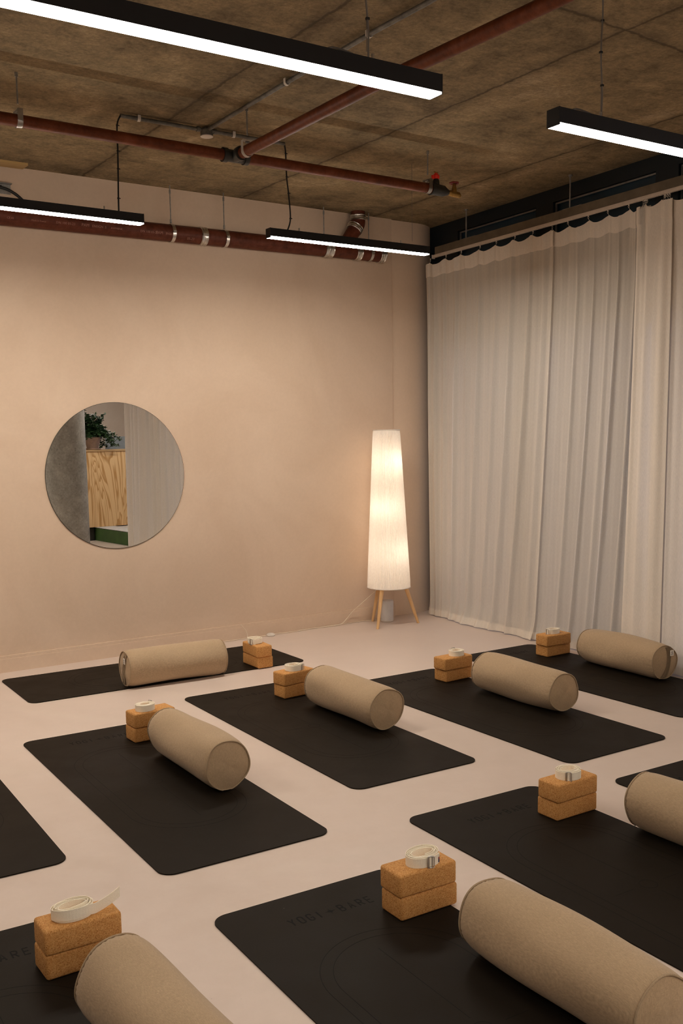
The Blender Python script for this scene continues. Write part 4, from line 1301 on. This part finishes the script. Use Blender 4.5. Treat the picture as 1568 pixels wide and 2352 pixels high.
# ================================================================== BOLSTERS
RB, LB = 0.1125, 0.63
def make_bolster(seed=0, handle_near=False):
    """axis along +y from the near end (y = 0)"""
    rnd = random.Random(seed)
    root = empty('yoga_bolster')
    ph = [rnd.uniform(0, 6.28) for _ in range(6)]
    nt_, na = 110, 96
    def prof(t):
        e = min(t, 1 - t)
        k = 1 - 0.085 * math.exp(-e * LB / 0.020) + 0.010 * sin(pi * t)
        return k
    def P_(t, a, pk=1.0):
        r = RB * prof(t)
        e = min(t, 1 - t) * LB
        # gathered puckers close to the seam and soft dents
        r -= pk * 0.0042 * max(0, sin(a * 29 + ph[0] + 2 * sin(a * 3))) ** 3 * math.exp(-(e / 0.024) ** 2) * (0.55 + 0.45 * sin(a * 2 + ph[1]))
        r += pk * 0.0012 * sin(a * 41 + ph[5]) * math.exp(-(e / 0.014) ** 2)
        r += 0.0030 * sin(2 * a + 5 * t + ph[2]) + 0.0022 * sin(3 * a - 7 * t + ph[3]) + 0.0016 * sin(5 * a + 3 * t + ph[4])
        x = r * cos(a); z = r * sin(a)
        if z < 0: z *= 0.975
        return Vector((x, t * LB, z + RB * 0.985))
    bm = bmesh.new()
    ts = [0.5 - 0.5 * cos(pi * k / nt_) for k in range(nt_ + 1)]
    rings = [[bm.verts.new(P_(t, 2 * pi * k / na)) for k in range(na)] for t in ts]
    for a, b in zip(rings, rings[1:]):
        for k in range(na): bm.faces.new((a[k], a[(k + 1) % na], b[(k + 1) % na], b[k]))
    low_ = min(v.co.z for v in bm.verts)
    for v in bm.verts:
        v.co.z = max(v.co.z - low_ - 0.003, 0.0)
    dz = -low_ - 0.003
    link('cover', bm, M_linen, root, smooth='all')
    for (t, sgn) in ((0.0, -1), (1.0, 1)):
        bm = bmesh.new()
        rim = [P_(t, 2 * pi * k / na, 0.0) + Vector((0, 0, dz)) for k in range(na)]
        for v in rim: v.z = max(v.z, 0.0)
        c = sum(rim, Vector()) / na
        rings = []
        for q in (1.0, 0.96, 0.9, 0.8, 0.65, 0.5, 0.35, 0.2, 0.08):
            dome = 0.014 * (1 - q ** 2.2) + 0.0015 * sin(5 * q)
            rings.append([bm.verts.new(c + (p - c) * q + Vector((0, sgn * dome, 0)) + Vector((0, sgn * 0.0012 * sin(4 * (2 * pi * k / na) + ph[0]) * q * (1 - q) * 4, 0))) for k, p in enumerate(rim)])
        for a, b in zip(rings, rings[1:]):
            for k in range(na): bm.faces.new((a[k], a[(k + 1) % na], b[(k + 1) % na], b[k]))
        bm.faces.new(rings[-1])
        link('end_panel', bm, M_linen, root, smooth='all')
        bm = bmesh.new()
        tube(bm, [c + (p - c) * 1.012 + Vector((0, sgn * 0.002, 0.0 if p.z > 0.01 else 0.003)) for p in rim], 0.0030, 8, closed=True)
        link('piping', bm, M_piping, root, smooth='all')
        if (t == 0.0) == handle_near:
            # gathered fabric carry handle across the end, with a small white label
            bm = bmesh.new()
            nh = 18
            rows = []
            for k in range(nh + 1):
                u = k / nh
                a = radians(82) + radians(-172) * 0
                # from the top of the rim bulging out and down to the bottom side
                z = RB * 0.84 * cos(pi * u) - 0.004; x = 0.024 - 0.050 * u + 0.02 * sin(pi * u)
                out = 0.0035 + 0.016 * sin(pi * u)
                hw = 0.026 - 0.010 * sin(pi * u)
                rows.append([bm.verts.new(Vector((c.x + x + hw * s, c.y + sgn * (out + 0.0025 * cos(s * 9)), c.z + z))) for s in (-1, -.6, -.2, .2, .6, 1)])
            g = []
            for a_, b_ in zip(rows, rows[1:]):
                for k in range(5): g.append(bm.faces.new((a_[k], a_[k + 1], b_[k + 1], b_[k])))
            bmesh.ops.solidify(bm, geom=g, thickness=0.002)
            link('carry_handle', bm, M_piping, root, smooth='all')
            bm = bmesh.new(); box(bm, c.x + 0.026, c.x + 0.056, c.y + sgn * 0.020 - 0.001, c.y + sgn * 0.020 + 0.001, c.z + 0.038, c.z + 0.072)
            lab = link('white_tag', bm, M_white_tag, root); lab['label'] = 'small white sewn-in label'
            bm = bmesh.new(); box(bm, c.x + 0.039, c.x + 0.042, c.y + sgn * 0.0213 - 0.0008, c.y + sgn * 0.0213 + 0.0008, c.z + 0.052, c.z + 0.066)
            box(bm, c.x + 0.032, c.x + 0.050, c.y + sgn * 0.0213 - 0.0008, c.y + sgn * 0.0213 + 0.0008, c.z + 0.046, c.z + 0.048); link('tag_print', bm, M_print, lab)
    return root
# near end centre x, y, yaw of the axis, seed, handle on the near end
BOL = [
 (1.611, 3.770, 1.618, 1, False, 'beige linen bolster on the left centre mat, round end facing the camera'),
 (2.648, 4.141, 1.630, 2, False, 'beige linen bolster on the middle mat, touching the cork blocks'),
 (3.614, 3.897, 1.616, 3, False, 'beige linen bolster right of centre, round end facing right'),
 (4.602, 4.099, 1.570, 4, True, 'beige linen bolster beside the curtains with a white label on its end'),
 (1.810, 5.759, 0.024, 5, True, 'beige linen bolster lying parallel to the back wall with a label on its left end'),
 (1.754, 1.535, 1.614, 6, False, 'largest beige linen bolster at the bottom right'),
 (2.865, 1.940, 1.700, 7, False, 'beige linen bolster cut off by the right edge, behind the lower right blocks'),
 (0.756, 1.769, 1.674, 8, False, 'beige linen bolster at the bottom left, cut off by the lower edge'),
]
for (x, y, t, sd, hn, lb) in BOL:
    o = make_bolster(sd, hn)
    o.location = (x, y, MT + 0.0003); o.rotation_euler = (0, 0, t - pi / 2)
    tag(o, lb, 'bolster', 'beige linen bolsters on the mats')

# ================================================================== WHAT THE MIRROR SHOWS (far right end of the room)
bm = bmesh.new(); lathe(bm, [(0.28, 0.0), (0.28, ZC)], 64, (4.415, 0.385, 0)); o = link('concrete_column', bm, M_concrete, smooth=True)
o['kind'] = 'structure'; o.name = 'trim_1'
XS = 5.40
bm = bmesh.new(); box(bm, XS + 0.02, XE, YB + 0.002, YE - 0.002, 0.0, 0.19)
struct('floor_platform', bm, M_white_step)
root = empty('platform_step', (XS, -1.0, 0))
bm = bmesh.new(); box(bm, 0.0, 0.018, -1.9, 2.28, 0.001, 0.185); link('riser', bm, M_green, root)
bm = bmesh.new(); box(bm, -0.004, 0.30, -1.9, 2.28, 0.191, 0.200, 0.003, 1); link('tread', bm, M_white_step, root)
tag(root, 'green-fronted white platform step reflected low in the round mirror', 'step')
bm = bmesh.new(); box(bm, 5.24, 5.385, -1.30, -0.90, 0, 0.196); tag(link('dark_infill', bm, M_iron), 'dark plinth under the plywood cabinet, seen in the mirror', 'infill')  # dark box filling the recess below the cabinet overhang
root = empty('plywood_cabinet', (5.75, -0.85, 0.202))
bm = bmesh.new(); box(bm, -0.50, 0.60, -0.45, 0.0, 0.0, 1.112); link('body', bm, M_ply, root)
bm = bmesh.new(); box(bm, -0.525, 0.62, -0.46, 0.018, 1.112, 1.140, 0.002, 1); link('top', bm, M_plyedge, root)
tag(root, 'plywood cabinet with strong wood grain reflected in the round mirror', 'cabinet')
zt = 0.202 + 1.141
root = empty('potted_plant', (5.47, -1.02, zt))
bm = bmesh.new(); lathe(bm, [(0.085, 0.0), (0.115, 0.004), (0.118, 0.022), (0.108, 0.022), (0.100, 0.010)], 36); link('saucer', bm, M_terracotta, root, smooth=True)
bm = bmesh.new(); lathe(bm, [(0.080, 0.012), (0.112, 0.13), (0.124, 0.15), (0.124, 0.18), (0.112, 0.18), (0.108, 0.16)], 36); link('pot', bm, M_terracotta, root, smooth=True)
rnd = random.Random(21)
bml = bmesh.new(); bms = bmesh.new()
def leaf(bm, p, d, s):
    d = d.normalized(); up = Vector((rnd.uniform(-.5, .5), rnd.uniform(-.5, .5), 1)).normalized()
    sd = d.cross(up).normalized()
    nn = sd.cross(d)
    out = [(0, 0), (.20, .30), (.34, .20), (.55, .46), (.66, .24), (1.0, 0)]
    L = [bm.verts.new(p + d * (u * s) + sd * (w * s) - nn * (0.12 * s * abs(w))) for u, w in out]
    Rr = [bm.verts.new(p + d * (u * s) - sd * (w * s) - nn * (0.12 * s * abs(w))) for u, w in out[1:-1]]
    mid = [L[0]] + [bm.verts.new(p + d * (u * s) + nn * 0.03 * s) for u, w in out[1:-1]] + [L[-1]]
    for a in range(len(out) - 1):
        for side in (L, [L[0]] + Rr + [L[-1]]):
            vs = [side[a], side[a + 1], mid[a + 1], mid[a]]
            vs = list(dict.fromkeys(vs))
            if len(vs) >= 3: bm.faces.new(vs)
for k in range(78):
    az = rnd.uniform(0, 2 * pi); reach = rnd.uniform(0.08, 0.36) * (1.15 if cos(az) > 0.2 else 0.8); h = rnd.uniform(0.02, 0.34) * (1.0 if reach < .2 else .6)
    base = Vector((0.05 * cos(az), 0.05 * sin(az), 0.17))
    tip = Vector((reach * cos(az), reach * sin(az), max(0.06, 0.19 + h - (0.20 if reach > 0.25 else 0))))
    midp = (base + tip) / 2 + Vector((0, 0, 0.10))
    path = smooth_path([base, midp, tip], 5)
    tube(bms, path, 0.0018, 5)
    for q in path[3:]:
        for _ in range(5):
            dv = Vector((rnd.uniform(-1, 1), rnd.uniform(-1, 1), rnd.uniform(-.7, .5)))
            leaf(bml, q + dv * 0.01, dv, rnd.uniform(0.030, 0.055))
st = smooth_path([Vector((-0.06, 0, 0.17)), Vector((-0.09, 0, 0.40)), Vector((-0.10, 0, 0.60))], 5)
tube(bms, st, 0.0018, 5)
for q in st[-3:]:
    for _ in range(4): leaf(bml, q, Vector((rnd.uniform(-1, 1), rnd.uniform(-1, 1), .3)), 0.035)
link('stems', bms, M_leaf, root); link('foliage', bml, M_leaf, root)
tag(root, 'leafy green plant in a clay pot on the cabinet in the mirror', 'potted plant')
bm = bmesh.new(); box(bm, 5.228, 5.295, -0.97, -0.90, zt + .001, zt + 0.09, 0.002, 1); tag(link('card_box', bm, M_brownbox), 'small brown box left of the plant in the mirror', 'box')
bm = bmesh.new(); box(bm, 5.80, 6.25, -1.29, -1.27, zt + .001, zt + 0.19, 0.002, 1); tag(link('display_board', bm, M_board), 'blue-grey upright board on the cabinet behind the plant in the mirror', 'board')
